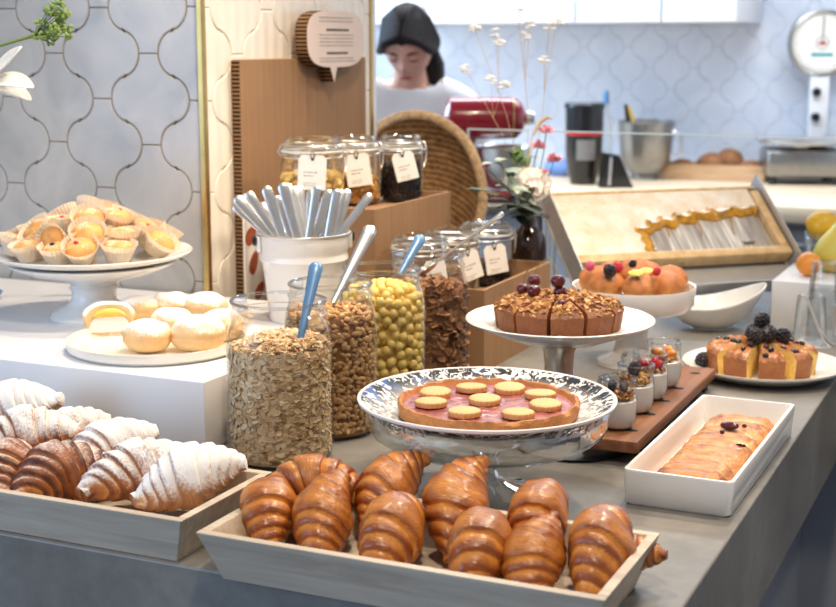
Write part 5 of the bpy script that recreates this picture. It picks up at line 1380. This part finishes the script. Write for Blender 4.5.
t = flower_thing('dried_grass', 'curved dried grass ear arching above the pink flowers', 'grass')
mb = MB(); pts = [Vector((0, 0, 0)), Vector((0, 0, .115))] + [rel(dpt(x, y, 2.72)) for x, y in ((527, 168), (529, 150), (533, 135), (540, 122), (548, 117), (552, 119))]
mb.tube(pts[:5], .001, 6); mb.build('stem', M['straw'], t); MB().tube(pts[4:], [.0022, .0042, .0036, .0012], 8).build('ear', M['straw'], t)
for k, (px, py, d, n_, m_, lab) in enumerate(((497, 160, 2.68, 10, 'leaf_grey', 'grey-green eucalyptus sprig rising left of the peony'), (506, 186, 2.62, 8, 'leaf_grey', 'grey-green eucalyptus sprig hanging low before the bottle'), (482, 190, 2.66, 7, 'leaf', 'green leafy sprig at the left of the bouquet'), (512, 150, 2.76, 8, 'leaf', 'green leafy sprig upright in the middle of the bouquet'), (527, 218, 2.62, 10, 'leaf_dark', 'dark green leaves under the peony'), (516, 205, 2.60, 9, 'leaf_dark', 'dark green leaves at the bottle neck'))):
    t = flower_thing('leaf_sprig', lab, 'leaves', 'leafy sprigs in the bouquet'); c = rel(dpt(px, py, d)); mb = MB(); stem_to(mb, c, .0011, .01, random.Random(k + 9)); mb.build('stem', M['stem'], t)
    mb = MB(); rn = random.Random(k + 30); b = Vector((0, 0, .115))
    for j in range(n_):
        p = b.lerp(c, .25 + .8 * j / n_) + Vector((rn.gauss(0, .004), rn.gauss(0, .004), 0)); leaf(mb, p, (rn.gauss(0, 1), rn.gauss(0, 1), rn.uniform(-.3, .9)), (0, 0, 1), rn.uniform(.034, .056), rn.uniform(.011, .018))
    mb.build('leaves', M[m_], t)
fl = [((475, 29), (496, 33), (499, 42)), ((518, 12), (530, 25), (524, 36)), ((549, 27), (544, 59), (557, 22)), ((466, 69), (491, 80), (504, 85))]
for k, ps in enumerate(fl):
    t = flower_thing('seed_head_sprig', ['feathery white seed sprig reaching toward the upper left', 'feathery white seed sprig reaching highest to the top', 'feathery white seed sprig at the right, above the pink flowers', 'low feathery white seed sprig before the red mixer'][k], 'grass', 'white seed sprigs above the bouquet')
    top = rel(dpt(*ps[0], 2.75)); mb = MB(); b = Vector((0, 0, .115)); mb.tube([Vector((0, 0, 0)), b, b.lerp(top, .5) + Vector((.008, 0, .012)), top], .0006, 5)
    rn = random.Random(k + 50)
    for (x, y) in ps[1:]: c = rel(dpt(x, y, 2.75)); mb.tube([b.lerp(top, .62) + Vector((.006, 0, .01)), c], .0005, 5)
    mb.build('stem', M['straw'], t)
    for (x, y) in ps:
        c = rel(dpt(x, y, 2.75)); mb = MB()
        for j in range(7):
            dd = Vector((rn.gauss(0, 1), rn.gauss(0, .6), rn.gauss(0, .6))).normalized(); mb.sphere(tuple(c + dd * .0085), (.007, .0020, .0020), 8, 6, None)
        mb.build('seed_head', M['fluff'], t)
# lily and umbel flower at the left edge
LX, LY = -1.70, 1.715
t = thing('glass_vase', 'clear vase just outside the left edge holding the lily', 'vase', (LX, LY, ZB))
MB().lathe([(.0, .004), (.04, .004), (.045, .0), (.048, .006), (.052, .10), (.042, .18), (.046, .21), (.044, .21)], 40).build('vase_body', M['glass_thick'], t)
t = thing('lily', 'white lily bloom entering at the upper left edge', 'flower', (LX, LY, ZB + .012)); L0 = Vector((LX, LY, ZB + .012))
c = dpt(-14, 82, 2.02) - L0; MB().tube([(0, 0, 0), (.01, 0, .2), c * .8 + Vector((0, 0, .05)), c], .003, 8).build('stem', M['stem'], t)
mb = MB()
for (px, py, d, w) in ((27, 55, 2.0, .018), (29, 81, 1.97, .018), (29, 95, 2.0, .015), (-10, 40, 2.05, .012), (-40, 70, 2.05, .012), (-20, 120, 2.0, .011)):
    e = dpt(px, py, d) - L0; v = e - c; leaf(mb, c, v, Vector((sin(YAW) * .5, -cos(YAW) * .5, .9)), v.length * 1.03, w * 1.15, -.16 if py < 60 else .12, None, .35)
o = mb.build('petals', M['petal_white'], t); md = o.modifiers.new('s', 'SOLIDIFY'); md.thickness = .0012
t = thing('umbel_flower', 'green umbel flower on a stem at the upper left', 'flower', (LX, LY, ZB + .012))
c = dpt(36, 35, 2.0) - L0; m_ = dpt(-5, 47, 2.0) - L0; MB().tube([(0, 0, 0), (0, .01, .2), m_ * .9, m_, c], [.002, .002, .002, .0022, .0026], 8).build('stem', M['stem'], t)
mb = MB(); mf_ = MB(); rn = random.Random(12); hc = dpt(55, 22, 2.0) - L0
for k in range(34):
    dd = Vector((rn.gauss(0, 1), rn.gauss(0, 1), rn.gauss(0, 1))).normalized(); e = hc + dd * rn.uniform(.014, .034); mb.tube([c, c.lerp(e, .5) + dd * .002, e], .0006, 5)
    for j in range(7):
        d2 = Vector((rn.gauss(0, 1), rn.gauss(0, 1), rn.gauss(0, 1))).normalized(); mf_.sphere(tuple(e + d2 * .0052), .0026, 6, 4)
mb.build('rays', M['leaf'], t); o = mf_.build('florets', M['umbel'], t)
for k, (dx, dy, dz, L_) in enumerate(((.0, 0, -.006, .034), (.012, 0, -.012, .03), (.02, 0, .0, .03))): leaf(MB(), c, (dx + .01, 0, -.02), (0, 0, 1), L_, .006)

# ------------------------------------------------------------------ the person at work in the kitchen
def skin_mesh(verts, edges, root=0, sub=2):
    me = bpy.data.meshes.new('tmp'); me.from_pydata([v[:3] for v in verts], edges, [])
    o = bpy.data.objects.new('tmp', me); COL.objects.link(o)
    o.modifiers.new('skin', 'SKIN'); sv = me.skin_vertices[0].data if me.skin_vertices else None
    if sv is None:
        bpy.context.view_layer.objects.active = o; sv = me.skin_vertices[0].data
    for i, v in enumerate(verts):
        r = v[3]; sv[i].radius = r if isinstance(r, tuple) else (r, r); sv[i].use_root = (i == root)
    m = o.modifiers.new('sub', 'SUBSURF'); m.levels = m.render_levels = sub
    dg = bpy.context.evaluated_depsgraph_get(); ev = o.evaluated_get(dg); res = bpy.data.meshes.new_from_object(ev)
    vs = [tuple(v.co) for v in res.vertices]; fs = [tuple(p.vertices) for p in res.polygons]
    bpy.data.objects.remove(o); bpy.data.meshes.remove(res); return vs, fs
pw = thing('person', 'person with dark tied-back hair in a white top, looking down at work', 'person', (-1.818, 3.983, 0), (0, 0, R(20)))
HC = Vector((0, -.110, 1.452)); HM = T(*HC) @ RZ(R(-8)) @ RX(R(34)) @ Matrix.Scale(1.02, 4)
def headshape(d):
    x, y, z = d.x, d.y, d.z; k = 1.0
    return k
def head_pt(th, a):
    d = Vector((sin(th) * sin(a), -sin(th) * cos(a), cos(th)))
    x, y, z = d.x * .074, d.y * .092, d.z * .116
    if z < 0:
        q = -z / .116; x *= 1 - .38 * q ** 1.3; y = y * (1 - .20 * q) - .014 * q if y < 0 else y * (1 - .42 * q)
    f = max(0, -d.y)
    g = lambda cx, cz, sx, sz: math.exp(-((x - cx) / sx) ** 2 - ((z - cz) / sz) ** 2) * (f > .2)
    y -= .021 * g(0, -.022, .011, .015) + .012 * g(0, .0, .008, .022)          # nose
    y += .009 * (g(.030, .008, .015, .011) + g(-.030, .008, .015, .011))        # eye sockets
    y -= .005 * (g(.030, .024, .018, .007) + g(-.030, .024, .018, .007))        # brow
    y -= .006 * g(0, -.056, .020, .010); y -= .008 * g(0, -.092, .016, .012)     # mouth, chin
    return (x, y, z)
body = [(0, 0, .90, .125), (0, 0, 1.00, (.115, .095)), (0, -.02, 1.12, (.125, .10)), (0, -.035, 1.23, (.115, .085)), (0, -.05, 1.31, .060), (0, -.075, 1.37, .050), (0, -.095, 1.41, .050)]
edg = [(0, 1), (1, 2), (2, 3), (3, 4), (4, 5), (5, 6)]
def chain(start, pts):
    p = start
    for q in pts: body.append(q); edg.append((p, len(body) - 1)); p = len(body) - 1
    return p
for s in (-1, 1):
    sh = chain(3, [(s * .10, -.04, 1.292, .055), (s * .165, -.035, 1.272, .054), (s * .195, -.015, 1.12, .042), (s * .205, -.02, 1.00, .037), (s * .165, -.14, .985, .033), (s * .125, -.245, .975, .024)])
    pm = chain(sh, [(s * .115, -.29, .972, (.030, .016)), (s * .11, -.325, .968, (.032, .014))])
    for k, (dx, ln) in enumerate(((-.027, .055), (-.009, .066), (.009, .070), (.026, .062))):
        chain(pm, [(s * (.11 + dx), -.345, .967, .0095), (s * (.11 + dx * 1.1), -.345 - ln * .55, .960, .0088), (s * (.11 + dx * 1.1), -.345 - ln, .944, .0075)])
    chain(pm - 1, [(s * .082, -.30, .966, .0105), (s * .066, -.325, .958, .0095), (s * .062, -.348, .950, .008)])
    chain(0, [(s * .085, .0, .80, .088), (s * .09, .0, .46, .057), (s * .09, .015, .09, .040), (s * .09, -.06, .045, .040), (s * .09, -.13, .035, .032)])
vs, fs = skin_mesh(body, edg)
mb = MB(); mb.add(vs, fs)
mb.grid(lambda u, v: head_pt(max(.0001, pi * u), 2 * pi * v - pi), 40, 56, HM, closed_v=True)
for s in (-1, 1): mb.sphere((s * .074, .012, -.005), (.009, .018, .030), 14, 10, HM)
o = mb.build('body', M['skin'], pw)
m_ = o.modifiers.new('r', 'REMESH'); m_.mode = 'VOXEL'; m_.voxel_size = .006; m_.use_smooth_shade = True
m_ = o.modifiers.new('s', 'SMOOTH'); m_.factor = .5; m_.iterations = 2
def garment(name, V, E_, mat):
    vs, fs = skin_mesh(V, E_); mb = MB(); mb.add(vs, fs); o = mb.build(name, M[mat], pw)
    m = o.modifiers.new('r', 'REMESH'); m.mode = 'VOXEL'; m.voxel_size = .009; m.use_smooth_shade = True; m = o.modifiers.new('s', 'SMOOTH'); m.iterations = 3
    return o
V = [(0, 0, .86, (.155, .125)), (0, 0, 1.00, (.140, .118)), (0, -.02, 1.12, (.150, .122)), (0, -.03, 1.24, (.142, .108)), (0, -.045, 1.310, (.100, .082)), (0, -.056, 1.345, (.092, .078))]
E_ = [(0, 1), (1, 2), (2, 3), (3, 4), (4, 5)]
for s in (-1, 1):
    n = len(V); V += [(s * .10, -.04, 1.290, .080), (s * .162, -.035, 1.265, .074), (s * .192, -.015, 1.12, .060), (s * .200, -.02, 1.03, .056)]; E_ += [(3, n), (n, n + 1), (n + 1, n + 2), (n + 2, n + 3)]
garment('top', V, E_, 'shirt')
V = [(0, 0, .93, (.142, .118)), (0, 0, .86, (.150, .122))]; E_ = [(0, 1)]
for s in (-1, 1):
    n = len(V); V += [(s * .088, 0, .78, .102), (s * .092, 0, .46, .074), (s * .092, .01, .10, .062)]; E_ += [(1, n), (n, n + 1), (n + 1, n + 2)]
garment('trousers', V, E_, 'trousers')
# hair: cap with a centre parting, side lengths tied low
mb = MB()
def hair_pt(u, v):
    a = 2 * pi * v - pi; front = max(0, cos(a))
    lim = pi * (.36 + .30 * (1 - front ** .7)); th = max(.0001, lim * u)
    x, y, z = head_pt(th, a); k = 1.05 + .008 * sin(a * 40) + .03 * (1 - front)
    part = math.exp(-(x / .006) ** 2) * (y < .03) * .006
    return (x * k * 1.03, y * k, z * 1.05 + .003 - part)
mb.grid(hair_pt, 30, 120, HM, closed_v=True)
for s in (-1, 1):
    for k in range(14):
        q = k / 13; mb.tube([HM @ Vector((s * (.004 + .02 * q), -.088 + .10 * q, .086 + .028 * sin(pi * q * .6))), HM @ Vector((s * (.050 + .012 * q), -.080 + .085 * q, .058 + .02 * q)), HM @ Vector((s * (.077 + .003 * q), -.050 + .06 * q, .008)), HM @ Vector((s * .074, .012 + .02 * q, -.022)), HM @ Vector((s * .058, .055, -.048))], [.005, .007, .007, .007, .005], 8)
for k in range(12):
    q = k / 11; mb.tube([HM @ Vector((.048 + .012 * sin(k), .040, -.045)), HM @ Vector((.060 + .014 * sin(k * 2), .012 + .02 * q, -.09)), HM @ Vector((.068 + .014 * cos(k), -.015 + .02 * q, -.14)), HM @ Vector((.060 + .020 * sin(k * 3), -.03 + .02 * q, -.185 - .02 * q))], [.012, .011, .008, .003], 8)
o = mb.build('hair', M['hair'], pw)
md = o.modifiers.new('s', 'SOLIDIFY'); md.thickness = .006; md.offset = -1
for s in (-1, 1):
    MB().tube([HM @ Vector((s * .014, -.101, .026)), HM @ Vector((s * .030, -.0985, .032)), HM @ Vector((s * .046, -.086, .026))], [.002, .003, .0015], 8).build('eyebrow', M['hair'], pw)
    e = MB().sphere((s * .030, -.0845, .006), (.0125, .0065, .006), 14, 10, HM).build('eyelid', M['skin'], pw)
    MB().tube([HM @ Vector((s * .018, -.0895, .001)), HM @ Vector((s * .030, -.0925, -.001)), HM @ Vector((s * .043, -.0865, .001))], .0016, 6).build('eyelashes', M['hair'], e)
MB().sphere((0, -.0975, -.0545), (.019, .006, .0055), 16, 10, HM).build('lips', M['lip'], pw)
# cup on the kitchen counter beside the person
